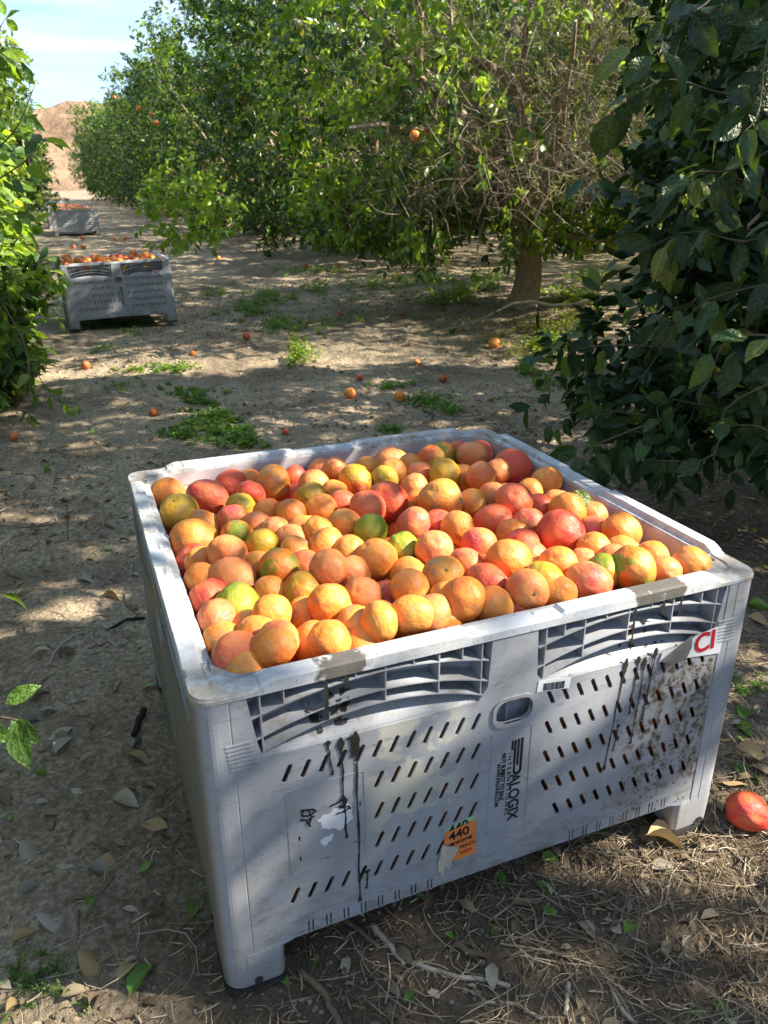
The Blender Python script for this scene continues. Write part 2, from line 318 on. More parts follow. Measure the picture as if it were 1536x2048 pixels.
def fruit_mat(name, base, alt, patch, patch_amt, scar=.5, pth=(.48, .66), lit=None):
    s = NT(name); oi = N(s.t, 'ShaderNodeObjectInfo'); r = oi.outputs['Random']
    ad = N(s.t, 'ShaderNodeVectorMath', operation='ADD'); s.l(s.tc.outputs['Object'], ad.inputs[0])
    cmb = N(s.t, 'ShaderNodeCombineXYZ')
    for i, k in enumerate((37.1, 91.7, 53.3)): s.l(s.math('MULTIPLY', r, k), cmb.inputs[i])
    s.l(cmb.outputs[0], ad.inputs[1]); V = ad.outputs[0]
    col = s.mix(s.ramp(s.noise(.9, 2, .5, V), .35, .68), base, alt)
    col = s.mix(s.math('MULTIPLY', s.ramp(s.noise(.75, 3, .55, V, .3), *pth), patch_amt), col, patch)
    por = s.vor(30, V); col = s.mix(s.ramp(por, .5, .0, 0, .22), col, tuple(c*.72 for c in base))
    mott = s.noise(9, 4, .6, V); col = s.mix(s.ramp(mott, .4, .7, 0, .22), col, tuple(min(1, c*1.25+.02) for c in base))
    m1 = s.math('MULTIPLY', s.ramp(s.noise(1.7, 2, .5, V), .55, .62), s.ramp(s.noise(8, 6, .75, V, .8), .44, .58))
    col = s.mix(s.math('MULTIPLY', m1, scar), col, (.26, .21, .16))
    sp = s.math('MULTIPLY', s.ramp(s.vor(7, V), .10, .06), s.ramp(s.noise(3, 2, .5, V), .55, .6)); col = s.mix(s.math('MULTIPLY', sp, .7), col, (.10, .07, .045))
    b = s.bump(por, .13, .020); b = s.bump(s.noise(3, 2, .5, V), .12, .05, b)
    n = s.princ(col, s.math('ADD', .44, s.math('MULTIPLY', m1, .4)), .38, b); n.inputs['Subsurface Weight'].default_value = 0
    return s.m
FM = {
 'O': fruit_mat('grapefruit_orange', (.64, .190, .032), (.66, .25, .04), (.56, .085, .025), .55),
 'P': fruit_mat('grapefruit_peach', (.66, .200, .070), (.66, .26, .075), (.58, .070, .030), .5),
 'Y': fruit_mat('grapefruit_amber', (.64, .26, .045), (.62, .20, .04), (.58, .12, .022), .45),
 'R': fruit_mat('grapefruit_red', (.54, .072, .035), (.60, .13, .045), (.48, .030, .032), .8, .35),
 'K': fruit_mat('grapefruit_pink', (.60, .120, .058), (.62, .20, .06), (.56, .045, .055), .9, .35),
 'G': fruit_mat('grapefruit_green', (.20, .24, .018), (.30, .26, .022), (.12, .20, .015), .6, .25),
 'L': fruit_mat('grapefruit_olive', (.38, .24, .018), (.48, .22, .022), (.23, .24, .018), .7, .5),
 'B': fruit_mat('grapefruit_green_shouldered', (.58, .15, .022), (.52, .20, .022), (.13, .21, .015), 1., .3, (.44, .56)),
 'M': fruit_mat('grapefruit_olive_blushed', (.40, .23, .018), (.48, .20, .022), (.55, .060, .030), .95, .4, (.46, .60)),
 'T': fruit_mat('grapefruit_scarred', (.60, .21, .040), (.58, .26, .045), (.58, .13, .030), .4, 1.),
 'D': fruit_mat('grapefruit_fallen', (.42, .13, .03), (.36, .09, .03), (.30, .06, .035), .6, .8),
}
FC = {'O': 'orange', 'P': 'peach coloured', 'Y': 'amber yellow', 'R': 'deep red', 'K': 'pink blushed', 'G': 'lime green', 'L': 'olive yellow', 'B': 'half green half orange', 'M': 'olive and pink', 'T': 'tan scarred', 'D': 'dull orange'}
M['stem'] = simple('stem_button', (.16, .17, .07), .8, .2)

# ------------------------------------------------------------------ ground
WB, HB = 1.195, .7116
def base_z(x, y):
    z = np.interp(y, [-9, 5, 9, 15, 23.5, 41, 55, 120, 400, 1100, 2500], [0, 0, .03, .20, .44, .68, .92, 1.7, 4, 6, 6])
    return z - .05*ss(-.2, -2.0, x) + .0
def ground_z(x, y):
    x = np.asarray(x, float); y = np.asarray(y, float); P = np.stack([x, y, x*0], -1)
    b = .035*fbm(P*.55, 3, 3)+.020*fbm(P*2.3, 3, 11)+.017*fbm(P*np.array([6, 8, 1]), 4, 17, .6)
    # keep the bin footprints flat
    d1 = np.maximum(np.abs(x-.6), np.abs(y-.6))
    k = ss(.60, .95, d1)*.85+.15; d2 = np.maximum(np.abs(x-.45), np.abs(y-8.95)); k = k*(ss(.6, 1., d2)*.8+.2)
    # mound under the tree row
    z = base_z(x, y)+.10*np.exp(-((x-5.8)/1.3)**2)*ss(.0, 3, y+1)+b*k
    return z - .012*(1-ss(.55, .8, d1))
def ground_many(x, y):
    x = np.atleast_1d(np.asarray(x, float)); y = np.atleast_1d(np.asarray(y, float)); D = CR*((x-768)/F)[:, None]+CU*((1024-y)/F)[:, None]+CW
    t = np.minimum(CAM[2]/np.maximum(-D[:, 2], .02), 60)
    for _ in range(9):
        P = CAM+D*t[:, None]; t = np.clip(t+.8*(P[:, 2]-ground_z(P[:, 0], P[:, 1]))/np.maximum(-D[:, 2], .05), .5, 80)
    return CAM+D*t[:, None], t
def ground_at(x, y):
    P, t = ground_many(x, y); return P[0], float(t[0])
def axis_lines(lo, hi, a_, b_, s, g=1.09):
    v = list(np.arange(a_, b_, s)); st = s
    while v[-1] < hi: st *= g; v.append(v[-1]+st)
    st = s; w = [v[0]]
    while w[-1] > lo: st *= g; w.append(w[-1]-st)
    return np.array(w[:0:-1]+v)
gx = axis_lines(-900, 900, -1.3, 5.0, .028); gy = axis_lines(-120, 2500, -1.2, 6.5, .030, 1.05)
GX, GY = np.meshgrid(gx, gy); GZ = ground_z(GX, GY)
nx, ny = len(gx), len(gy); ii = (np.arange(ny-1)[:, None]*nx+np.arange(nx-1)[None]).ravel()
gm = bigmesh('ground', np.stack([GX, GY, GZ], -1).reshape(-1, 3), np.full(len(ii), 4), np.stack([ii, ii+1, ii+nx+1, ii+nx], -1).ravel())
def ground_mat():
    s = NT('orchard_soil'); n1 = s.noise(1.1, 6, .62); n2 = s.noise(7, 6, .7, None, .4); n3 = s.noise(60, 5, .7); n4 = s.noise(.35, 3)
    col = s.mix(s.ramp(n1, .34, .62), (.225, .176, .130), (.44, .36, .265)); col = s.mix(s.ramp(n2, .50, .72, 0, .75), col, (.50, .42, .32))
    col = s.mix(s.ramp(n4, .45, .7, 0, .5), col, (.46, .375, .26)); col = s.mix(s.ramp(n3, .40, .66, .6, 0), col, (.055, .043, .033))
    col = s.mix(s.ramp(s.noise(190, 3, .7), .62, .72, 0, .6), col, (.36, .34, .30))
    # damp darker mulch close to the bin's near side
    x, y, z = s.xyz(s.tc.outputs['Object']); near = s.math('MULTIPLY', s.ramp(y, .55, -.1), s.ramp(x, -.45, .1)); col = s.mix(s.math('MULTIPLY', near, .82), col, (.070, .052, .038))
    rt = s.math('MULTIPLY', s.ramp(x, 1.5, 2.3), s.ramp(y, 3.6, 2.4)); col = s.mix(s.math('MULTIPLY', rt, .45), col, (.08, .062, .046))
    b = s.bump(n2, .8, .035); b = s.bump(n3, .6, .012, b); b = s.bump(s.noise(220, 3, .7), .5, .003, b)
    s.princ(col, .92, .15, b); return s.m
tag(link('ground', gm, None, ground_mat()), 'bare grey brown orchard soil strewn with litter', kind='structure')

# ------------------------------------------------------------------ hills
def hills():
    xs = np.linspace(-900, 1500, 260); ys = np.linspace(1100, 2400, 110); X, Y = np.meshgrid(xs, ys)
    P = np.stack([X/260, Y/260, X*0], -1)
    prof = ss(1100, 1750, Y)*(1-.5*ss(1900, 2400, Y))
    top = 163-.025*(X-50)+16*np.sin(X/170)
    rid = 1-np.abs(fbm(P*1.3, 5, 40)); Z = prof*top*(.86+.10*rid)+prof*14*fbm(P*4, 4, 44)+.5
    n_, m_ = len(xs), len(ys); i = (np.arange(m_-1)[:, None]*n_+np.arange(n_-1)[None]).ravel()
    m = bigmesh('hills', np.stack([X, Y, Z-3], -1).reshape(-1, 3), np.full(len(i), 4), np.stack([i, i+1, i+n_+1, i+n_], -1).ravel())
    s = NT('desert_hillside'); n1 = s.noise(.012, 8, .7); n2 = s.noise(.05, 6, .7, s.mapv((2.5, 1, .5)))
    col = s.mix(s.ramp(n1, .38, .62), (.185, .125, .082), (.275, .195, .132)); col = s.mix(s.ramp(n2, .5, .68, 0, .7), col, (.12, .078, .055))
    s.princ(col, .95, .1, s.bump(n1, 1., 20)); tag(link('hills', m, None, s.m), 'bare pinkish tan desert hill behind the orchard', kind='structure')
hills()

# ------------------------------------------------------------------ the fruit bin
def slot(cx, cz, dx, dz, w):
    L_ = math.hypot(dx, dz); ux, uz = dx/L_, dz/L_; nx_, nz_ = -uz, ux; h = L_/2-w/2; out = []
    for s_, a0 in ((1, -90), (-1, 90)):
        for k in range(5):
            a_ = rad(a0+k*45); out.append((cx+s_*ux*h+w/2*(math.cos(a_)*ux+math.sin(a_)*nx_), cz+s_*uz*h+w/2*(math.cos(a_)*uz+math.sin(a_)*nz_)))
    return out
def rrect(x0, x1, z0, z1, r, n=4):
    out = []
    for cx, cz, a0 in ((x1-r, z1-r, 0), (x0+r, z1-r, 90), (x0+r, z0+r, 180), (x1-r, z0+r, 270)):
        for k in range(n+1): a_ = rad(a0+k*90/n); out.append((cx+r*math.cos(a_), cz+r*math.sin(a_)))
    return out
XA, XB, XC = .086, .549, .322
def half_window(mirror):
    p = [(XA, .694), (XA+.014, .59), (XA+.022, .553), (XB-.026, .553), (XB-.006, .58), (XB, .694)]
    return [(WB-x, z) for x, z in p] if mirror else p
ARCS = ((.672, .035), (.633, .042), (.607, .050))
def arc(k, x): t = (x-XC)/.23; return ARCS[k][0]-ARCS[k][1]*t*t
DEP = .042
def recess(x, z):
    za = arc(2, x)-.002
    return DEP*ss(.553, za, z)**.8 if z < za else DEP
holes = []
for r_, (n_, x0, sp) in enumerate(((12, .147, .034), (7, .320, .034), (7, .320, .034), (7, .320, .034), (11, .147, .034))):
    for k in range(n_): holes.append(slot(x0+k*sp, (.507, .4355, .361, .288, .215)[r_], .0165, .037, .0092))
for r_, (n_, x0) in enumerate(((12, .689), (12, .690), (12, .6915), (12, .693), (11, .728))):
    for k in range(n_): holes.append(slot(x0+k*.0347, (.517, .443, .369, .293, .218)[r_], -.0165, .036, .0092))
for x0, x1 in ((.168, .43), (.77, 1.04)):
    k = x0
    while k < x1: holes += [[(k, .108), (k+.0035, .108), (k+.0035, .139), (k, .139)], [(k+.0085, .108), (k+.012, .108), (k+.012, .139), (k+.0085, .139)]]; k += .0365
holes.append(rrect(.563, .645, .482, .538, .024, 6))
for (x, z, w, h) in ((.160, .345, .0035, .012), (.160, .296, .0035, .012), (.265, .300, .018, .003), (.200, .283, .018, .003), (.280, .385, .003, .012)): holes.append([(x, z), (x+w, z), (x+w, z+h), (x, z+h)])
outer = [(.076, .100), (.12, .100), (.14, .1065), (.5, .112), (.7, .112), (WB-.14, .1065), (WB-.12, .100), (WB-.076, .100), (WB-.076, .697), (.076, .697)]
wall_mesh = curve_sheet('wall', [outer, half_window(0), half_window(1)]+holes, .0015, .0038)
def recess_mesh():
    V, Fc = [], []
    for mir in (0, 1):
        xs = np.linspace(XA-.004, XB+.004, 44); zs = np.concatenate([np.linspace(.5525, .62, 16), np.linspace(.635, .699, 4)]); b = len(V)
        for z in zs:
            for x in xs: V.append((WB-x if mir else x, .0045+recess(x, z), z))
        n_ = len(xs)
        for j in range(len(zs)-1):
            for i in range(n_-1): q = (b+j*n_+i, b+j*n_+i+1, b+(j+1)*n_+i+1, b+(j+1)*n_+i); Fc.append(q if not mir else q[::-1])
        # closing sides
        for side in ((XA, .694, XA+.014, .59, XA+.022, .552), (XB, .694, XB-.006, .58, XB-.026, .552)):
            b = len(V)
            for i in range(3):
                x, z = side[2*i], side[2*i+1]; x = WB-x if mir else x
                V += [(x, .004, z), (x, .004+(DEP+.003 if i < 2 else .002), z)]
            Fc += [(b, b+1, b+3, b+2), (b+2, b+3, b+5, b+4)]
    return mesh('recess_panel', V, Fc, False)
recess_m = recess_mesh()
def rib_meshes():
    out = []
    for mir in (0, 1):
        fx = (lambda x: WB-x) if mir else (lambda x: x)
        for k in range(3):
            xs = np.linspace(XA+.006, XB-.006, 26); V = []
            for x in xs:
                z = arc(k, x); V += [(fx(x), .002, z-.0012), (fx(x), .002, z+.0012), (fx(x), DEP+.006, z+.0016), (fx(x), DEP+.006, z-.0016)]
            Fc = []
            for i in range(len(xs)-1):
                for a_ in range(4): q = (4*i+a_, 4*i+(a_+1) % 4, 4*i+4+(a_+1) % 4, 4*i+4+a_); Fc.append(q[::-1] if mir else q)
            out.append(('rib', mesh('rib', V, Fc)))
        for x, kk in ((.110, 2), (.225, 2), (.335, 2), (.440, 2), (.528, 2), (.151, 0), (.280, 0), (.390, 0), (.487, 0)):
            V, Fc = boxes([(fx(x)-.0013, fx(x)+.0013, .0025, DEP+.006, arc(kk, x)+(.0005), .6975)]); out.append(('rib', mesh('rib', V, Fc)))
    return out
ribs = rib_meshes()
def sweep_open(path, z0, z1, name, smooth=False):
    pass
def post_mesh():
    r = .036; W = .080; o = [(W, 0)]
    o += [(.060, 0), (.058, .0012), (.056, 0)]
    o += [(r-r*math.sin(rad(a_)), r-r*math.cos(rad(a_))) for a_ in range(0, 91, 10)]
    o += [(0, .056), (.0012, .058), (0, .060), (0, W)]
    inn = [(W, .006), (r, .006)]+[(r-(r-.006)*math.sin(rad(a_)), r-(r-.006)*math.cos(rad(a_))) for a_ in range(10, 81, 10)]+[(.006, r), (.006, W)]
    poly = o+inn[::-1]; n_ = len(poly); V = [(x, y, z) for z in (.095, .30, .695) for x, y in poly]
    V = [(x, y, z) for (x, y, z) in V]; Fc = []
    for j in range(2):
        for i in range(n_): Fc.append((j*n_+i, j*n_+(i+1) % n_, (j+1)*n_+(i+1) % n_, (j+1)*n_+i)[::-1])
    return mesh('corner_post', V, Fc)
post_m = post_mesh()
def foot_mesh(z0, z1, ins):
    def loop(z, d):
        r = .034; a_, W = d, .120-d; out = []
        for cx, cy, rr, s0 in ((a_+r, a_+r, r, 180), (W-.014, a_+.014, .014, 270), (W-.014, W-.014, .014, 0), (a_+.014, W-.014, .014, 90)):
            for k in range(7): t = rad(s0+k*15); out.append((cx+rr*math.cos(t), cy+rr*math.sin(t), z))
        return out
    L_ = [loop(z0, ins), loop(z0+.008, ins*.3), loop(z1-.012, 0), loop(z1, .0012)]; n_ = len(L_[0]); V = sum(L_, []); Fc = [tuple(range(n_))[::-1], tuple(range(3*n_, 4*n_))]
    for j in range(3):
        for i in range(n_): Fc.append((j*n_+i, j*n_+(i+1) % n_, (j+1)*n_+(i+1) % n_, (j+1)*n_+i))
    m = mesh('foot', V, Fc); return m
foot_m = foot_mesh(.012, .108, .006); pad_m = foot_mesh(0, .013, .003)
hatch_m = mesh('grip_ridges', *boxes([(.046+.001*k, .092+.001*k, -.0016, .001, .594-.0085*k, .5975-.0085*k) for k in range(7)]))
hatch2_m = mesh('grip_ridges', *boxes([(.045, .094, -.0016, .001, .100-.0075*k, .1032-.0075*k) for k in range(6)]))
def disc(cx, cz, r, y, t, n=18):
    V = [(cx+r*math.cos(i*2*math.pi/n), yy, cz+r*math.sin(i*2*math.pi/n)) for yy in (y, y-t) for i in range(n)]
    return mesh('bolt', V, [tuple(range(n, 2*n))]+[(i, (i+1) % n, n+(i+1) % n, n+i) for i in range(n)])
bolt_m = disc(.063, .030, .0085, 0.0, .002); 
def rim_mesh():
    prof = [(.004, .684, .036), (-.0015, .684, .036), (-.0015, .706, .036), (.0015, .7116, .036), (.031, .7116, .042), (.0335, .7075, .044), (.036, .7010, .060), (.0485, .6995, .075), (.0520, .692, .085), (.0535, .655, .088), (.0525, .650, .088), (.0545, .640, .088), (.0560, .36, .085)]
    V = []; rows = []
    side = np.concatenate([[0, .10, .110, .114, .135, .15], np.linspace(.2, .48, 8), [.492, .500, .52, .6, .675, .695, .703], np.linspace(.72, 1., 8), [1.045, 1.06, 1.081, 1.085, 1.095, WB]])
    for (d, z, r) in prof:
        row = []
        for s_ in range(4):
            ts = np.clip(side, d+r, WB-d-r); pts = [(t, d) for t in ts]
            cx = WB-d-r; pts += [(cx+r*math.sin(rad(a_)), d+r-r*math.cos(rad(a_))) for a_ in np.linspace(8, 82, 9)]
            for (x, y) in pts:
                for _ in range(s_): x, y = WB-y, x
                row.append((x, y))
        rows.append((row, z, d))
    n_ = len(rows[0][0])
    for row, z, d in rows:
        for (x, y) in row:
            m_ = min(x, WB-x), min(y, WB-y); s_ = max(m_)           # distance along the side from its corner
            drop = 0
            if z > .69: drop = .015*(1-ss(.104, .125, s_)); drop = min(drop, max(0, z-.6945)) if d > .034 else drop
            if z > .7 and d < .034: drop = max(drop, .007*ss(.494, .502, s_))
            if z < .685: drop = 0
            V.append((x, y, z-drop))
    Fc = []
    for j in range(len(rows)-1):
        for i in range(n_): Fc.append((j*n_+i, j*n_+(i+1) % n_, (j+1)*n_+(i+1) % n_, (j+1)*n_+i))
    m = mesh('rim', V, Fc); m.materials.append(M['rim']); m.materials.append(M['inner'])
    for p in m.polygons:
        if p.index >= n_*8: p.material_index = 1
    return m
rim_m = rim_mesh()
def frame_mesh(x0, x1, z0, z1, w=.0022, r=.006):
    return curve_sheet('moulded_frame', [rrect(x0, x1, z0, z1, r), rrect(x0+w, x1-w, z0+w, z1-w, r*.7)], .0004, .002)
handle_m = curve_sheet('handle_frame', [rrect(.556, .652, .475, .545, .028, 6), rrect(.563, .645, .482, .538, .024, 6)], -.0022, .012)
frames_m = [frame_mesh(.141, .291, .270, .468), frame_mesh(.557, .650, .208, .466, .0012)]
pocket_m = mesh('handle_pocket', *boxes([(.54, .668, .040, .044, .455, .56), (.600, .603, .022, .040, .46, .556), (.54, .668, .005, .040, .457, .461), (.54, .543, .005, .040, .461, .556), (.665, .668, .005, .040, .461, .556)]))
backing_m = mesh('skirt_backing', *boxes([(.15, .46, .008, .011, .104, .145), (.75, 1.06, .008, .011, .104, .145)]))
floor_m = mesh('floor_panel', *boxes([(.012, WB-.012, .012, WB-.012, .118, .13)]+[(.13+.117*k, .15+.117*k, .03, WB-.03, .101, .118) for k in range(9)]))
emb = [text_mesh('embossed_text', 'AgriMAX 26', .030, .476, .146, .0012, ext=.0008, shear=.12), text_mesh('embossed_text', 'PP', .024, .688, .150, .0012, ext=.0008), text_mesh('embossed_text', '2020', .026, .738, .148, .0012, ext=.0008)]
TR = -math.pi/2
logo = [('logo_lettering', text_mesh('logo_lettering', 'ALOGIX', .0345, .6065, .3495, .0008, TR, bold=.0006, sx=.95)),
        ('logo_lettering', text_mesh('logo_lettering', 'I N T E R N A T I O N A L', .0115, .5985, .408, .0008, TR, sx=1.27)),
        ('logo_lettering', text_mesh('logo_lettering', 'NOT SUBJECT TO SALE', .0135, .584, .411, .0008, TR, bold=.0003, sx=.86)),
        ('logo_lettering', text_mesh('logo_lettering', 'WWW.PALOGIX.COM', .0120, .5735, .388, .0008, TR, bold=.0002, sx=.92))]
def logo_bars():
    bars = [[(.6045, .436), (.6090, .436), (.6090, .413), (.6045, .413)], [(.6110, .436), (.6155, .436), (.6155, .376), (.6110, .376)]]
    a_ = [(.6265, .437), (.6315, .437), (.6315, .358)]+[(.6215+.010*math.cos(rad(t)), .358+.0115*math.sin(rad(t))) for t in range(-15, -181, -20)]+[(.6115, .366), (.6115, .374), (.6160, .374), (.6160, .360)]+[(.6212+.0052*math.cos(rad(t)), .359+.006*math.sin(rad(t))) for t in range(-170, -9, 20)]
    b_ = [(.6185, .4365), (.6230, .4365), (.6230, .372), (.6185, .372)]
    return curve_sheet('logo_emblem', bars+[b_, a_], .0004, .0010)
logo.append(('logo_emblem', logo_bars()))

def make_bin(label, front_mat, detail=True):
    root = empty('fruit_bin'); tag(root, label, 'fruit bin', 'plastic fruit bins set down along the orchard row')
    walls = [('front_wall', (0, 0), 0, front_mat), ('side_wall', (WB, 0), 90, M['plastic_side_shaded']), ('back_wall', (WB, WB), 180, M['plastic_side_shaded']), ('side_wall', (0, WB), 270, M['plastic_side_shaded'])]
    W = {}
    for i, (nm, loc, rz, mt) in enumerate(walls):
        md = wall_mesh if i == 0 else wall_side
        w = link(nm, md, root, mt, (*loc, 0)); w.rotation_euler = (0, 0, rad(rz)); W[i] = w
        if i == 2: continue
        link('recess_panel', recess_m, w, M['plastic'])
        for n_, m_ in ribs: link(n_, m_, w, M['plastic'])
        link('handle_pocket', pocket_m, w, M['plastic']); link('handle_frame', handle_m, w, M['plastic']); link('skirt_backing', backing_m, w, M['groove'])
        for fm in frames_m: link('moulded_frame', fm, w, M['plastic'])
    for i, (cx, cy) in enumerate(((0, 0), (WB, 0), (WB, WB), (0, WB))):
        for nm, md, mt in (('corner_post', post_m, M['plastic']), ('foot', foot_m, M['plastic']), ('foot_pad', pad_m, M['pad'])):
            o = link(nm, md, root, mt, (cx, cy, 0)); o.rotation_euler = (0, 0, rad(90*i))
            if i == 0 and nm != 'foot_pad': o.material_slots[0].link = 'OBJECT'; o.material_slots[0].material = M['plastic_post_shaded']
            if nm == 'corner_post': link('grip_ridges', hatch_m, o, M['plastic'])
            if nm == 'foot': link('grip_ridges', hatch2_m, o, M['plastic']); link('bolt', bolt_m, o, M['bolt'])
    ro = link('rim', rim_m, root); ro.material_slots[0].link = 'OBJECT'; ro.material_slots[0].material = M['rim_stained']
    link('floor_panel', floor_m, root, M['floor_dark'])
    for m_ in emb: link('embossed_text', m_, W[0], M['plastic'])
    for n_, m_ in logo: link(n_, m_, W[0], M['ink'])
    return root, W[0]
wall_side = wall_mesh.copy()
bin1, wf1 = make_bin('nearest large grey plastic fruit bin with tar drips and an orange 440 sticker', M['plastic_front'])
# second bin: copy, then each gets its own stickers
bin2 = copy_tree(bin1); bin2['label'] = 'second grey plastic fruit bin with white PC sticker, on the path beyond'
wf2 = [c for c in bin2.children if c.name.startswith('front_wall')][0]
B2 = (-.10, 8.33, -.015); bin2.location = B2; bin2.rotation_euler = (rad(.2), rad(-1.5), rad(1.5)); bin2.location.z = .055

# right-hand corner post on the front is mirrored ridges: add ridges at the right end of the front face
link('grip_ridges', mesh('grip_ridges', *boxes([(WB-.096+.001*k, WB-.046+.001*k, -.0016, .001, .594-.0085*k, .5975-.0085*k) for k in range(7)])), wf1, M['plastic'])
link('bolt', disc(WB-.040, .030, .009, .0, .002), wf1, M['bolt'])

def plate(name, pts, y, mat, parent, t=.0005, label=None):
    o = link(name, curve_sheet(name, [pts], y, t), parent, mat)
    if label: o['label'] = label
    return o
# CI sticker with its folded corner
plate('sticker', [(.951, .534), (.957, .556), (1.02, .568), (1.04, .577), (1.122, .590), (1.118, .515)], -.0012, M['paper'], wf1, label='white sticker with red letters CI, lower left corner folded')
V = [(.953, -.0022, .536), (.992, -.0030, .560), (1.030, -.0022, .583), (1.026, -.010, .558), (1.014, -.013, .537), (.985, -.009, .524)]
link('sticker_fold', mesh('sticker_fold', V, [(0, 5, 4, 1), (1, 4, 3, 2)], True), wf1, M['paper_back'])
link('sticker_lettering', text_mesh('sticker_lettering', 'CI', .066, 1.042, .532, -.0020, rad(4), bold=.0014, sx=.92), wf1, M['red_ink'])
plate('sticker', [(.653, .539), (.656, .565), (.732, .555), (.729, .529)], .0002, M['paper'], wf1, label='small white barcode sticker')
rnd = random.Random(5); bars = []; k = .668
while k < .717:
    w = rnd.choice((.0007, .0012, .002)); z = .5585-(k-.656)*.13; bars.append([(k-.0008, z-.018), (k+w-.0008, z-.018), (k+w, z-.001), (k, z-.001)]); k += w+rnd.choice((.0007, .0011, .0016))
link('barcode', curve_sheet('barcode', bars, -.0003, .0004), wf1, M['ink'])
plate('sticker', [(.457, .200), (.462, .262), (.531, .274), (.528, .2)], .0008, M['paper_green'], wf1, label='pale green 440 sticker mostly covered by the orange one')
link('sticker_lettering', text_mesh('sticker_lettering', '440', .030, .470, .2435, .0003, rad(7), bold=.0005), wf1, M['ink'])
plate('sticker', [(.458, .200), (.460, .252), (.530, .262), (.534, .172), (.484, .168)], -.0012, M['paper_orange'], wf1, label='orange sticker printed 440, its lower left corner torn away')
link('sticker_lettering', text_mesh('sticker_lettering', '440', .031, .470, .228, -.0018, rad(6), bold=.0006), wf1, M['ink'])
link('sticker_lettering', text_mesh('sticker_lettering', 'wawona', .0185, .462, .2105, -.0018, rad(7), bold=.0003), wf1, M['ink'])
link('sticker_lettering', text_mesh('sticker_lettering', 'PEACH', .0125, .494, .1975, -.0018, rad(5)), wf1, M['ink'])
link('sticker_lettering', text_mesh('sticker_lettering', '6/2025', .0095, .497, .183, -.0018, rad(5)), wf1, M['red_ink'])
def ragged(pts, amp, seed, sub=5):
    out = []; n_ = len(pts)
    for i in range(n_):
        a_, b_ = pts[i], pts[(i+1) % n_]
        for k in range(sub):
            t = k/sub; out.append((a_[0]+(b_[0]-a_[0])*t, a_[1]+(b_[1]-a_[1])*t))
    r_ = random.Random(seed); return [(x+r_.uniform(-amp, amp), z+r_.uniform(-amp, amp)) for x, z in out]
plate('torn_paper', ragged([(.455, .225), (.478, .212), (.492, .205), (.480, .178), (.472, .150), (.462, .163), (.455, .138), (.447, .155), (.444, .175)], .0028, 3), -.0030, M['paper_torn'], wf1)
plate('torn_paper', ragged([(.225, .395), (.262, .402), (.266, .36), (.24, .345), (.205, .362), (.2, .385)], .004, 9), .0006, M['paper'], wf1, .0003)
plate('torn_paper', ragged([(.20, .335), (.225, .34), (.222, .322), (.205, .318)], .003, 10), .0006, M['paper'], wf1, .0003)
# smeared handwriting on the label field
def blob(name, pts, y, mat, parent, t=.0004): return link(name, curve_sheet(name, pts if isinstance(pts[0], list) else [pts], y, t), parent, mat)
def stroke(pts, w, seed, ws=None):
    """variable width stroke outline in (x,z)"""
    r_ = random.Random(seed); P = []
    for i in range(len(pts)-1):
        for k in range(5): t = k/5; P.append((pts[i][0]+(pts[i+1][0]-pts[i][0])*t, pts[i][1]+(pts[i+1][1]-pts[i][1])*t))
    P.append(pts[-1]); Lf, Rt = [], []
    for i, (x, z) in enumerate(P):
        a_ = P[max(0, i-1)]; b_ = P[min(len(P)-1, i+1)]; dx, dz = b_[0]-a_[0], b_[1]-a_[1]; q = math.hypot(dx, dz) or 1
        ww = w*(ws(i/(len(P)-1)) if ws else 1)*r_.uniform(.7, 1.3)/2
        Lf.append((x-dz/q*ww, z+dx/q*ww)); Rt.append((x+dz/q*ww, z-dx/q*ww))
    return Lf+Rt[::-1]
scr = [[(.166, .417), (.190, .412), (.196, .404)], [(.172, .418), (.168, .405), (.180, .400), (.192, .404)], [(.182, .411), (.186, .394), (.180, .378)], [(.165, .397), (.178, .391), (.192, .396)], [(.176, .388), (.184, .374)],
       [(.222, .408), (.240, .412), (.247, .424), (.243, .408)], [(.247, .425), (.255, .412), (.250, .398), (.238, .402)], [(.240, .398), (.258, .396), (.262, .388)], [(.232, .386), (.246, .386), (.262, .392)], [(.250, .418), (.252, .400)]]
for i, q in enumerate(scr): blob('marker_scribble', stroke(q, .0034, 20+i), -.0002-.00012*i, M['ink'], wf1, .0002)
# tar drips running down the panel
def drip(x0, z0, x1, z1, w, seed, head=2.3, y=-.0002):
    r_ = random.Random(seed); n_ = 9; pts = [(x0+(x1-x0)*i/n_+r_.uniform(-.0018, .0018)*(i > 0), z0+(z1-z0)*i/n_) for i in range(n_+1)]
    blob('tar_drip', stroke(pts, w, seed, lambda t: head*max(0, 1-((t-.07)/.07)**2)+.75+.4*math.sin(t*23+seed)*.5+(1.0 if t > .97 else 0)), y-.0001*(seed % 7), M['tar'], wf1, .0008)
for i, q in enumerate(((.2235, .556, .229, .478, .003), (.2475, .556, .252, .32, .0034), (.2655, .552, .267, .505, .003), (.275, .560, .2755, .146, .0036), (.291, .222, .291, .175, .0032), (.866, .565, .842, .285, .0026), (.896, .562, .892, .418, .0024), (.915, .556, .908, .335, .0022), (.940, .572, .930, .392, .0026), (.868, .40, .862, .33, .0022))):
    drip(q[0], q[1], q[2], q[3], q[4]*1.35, 30+i)
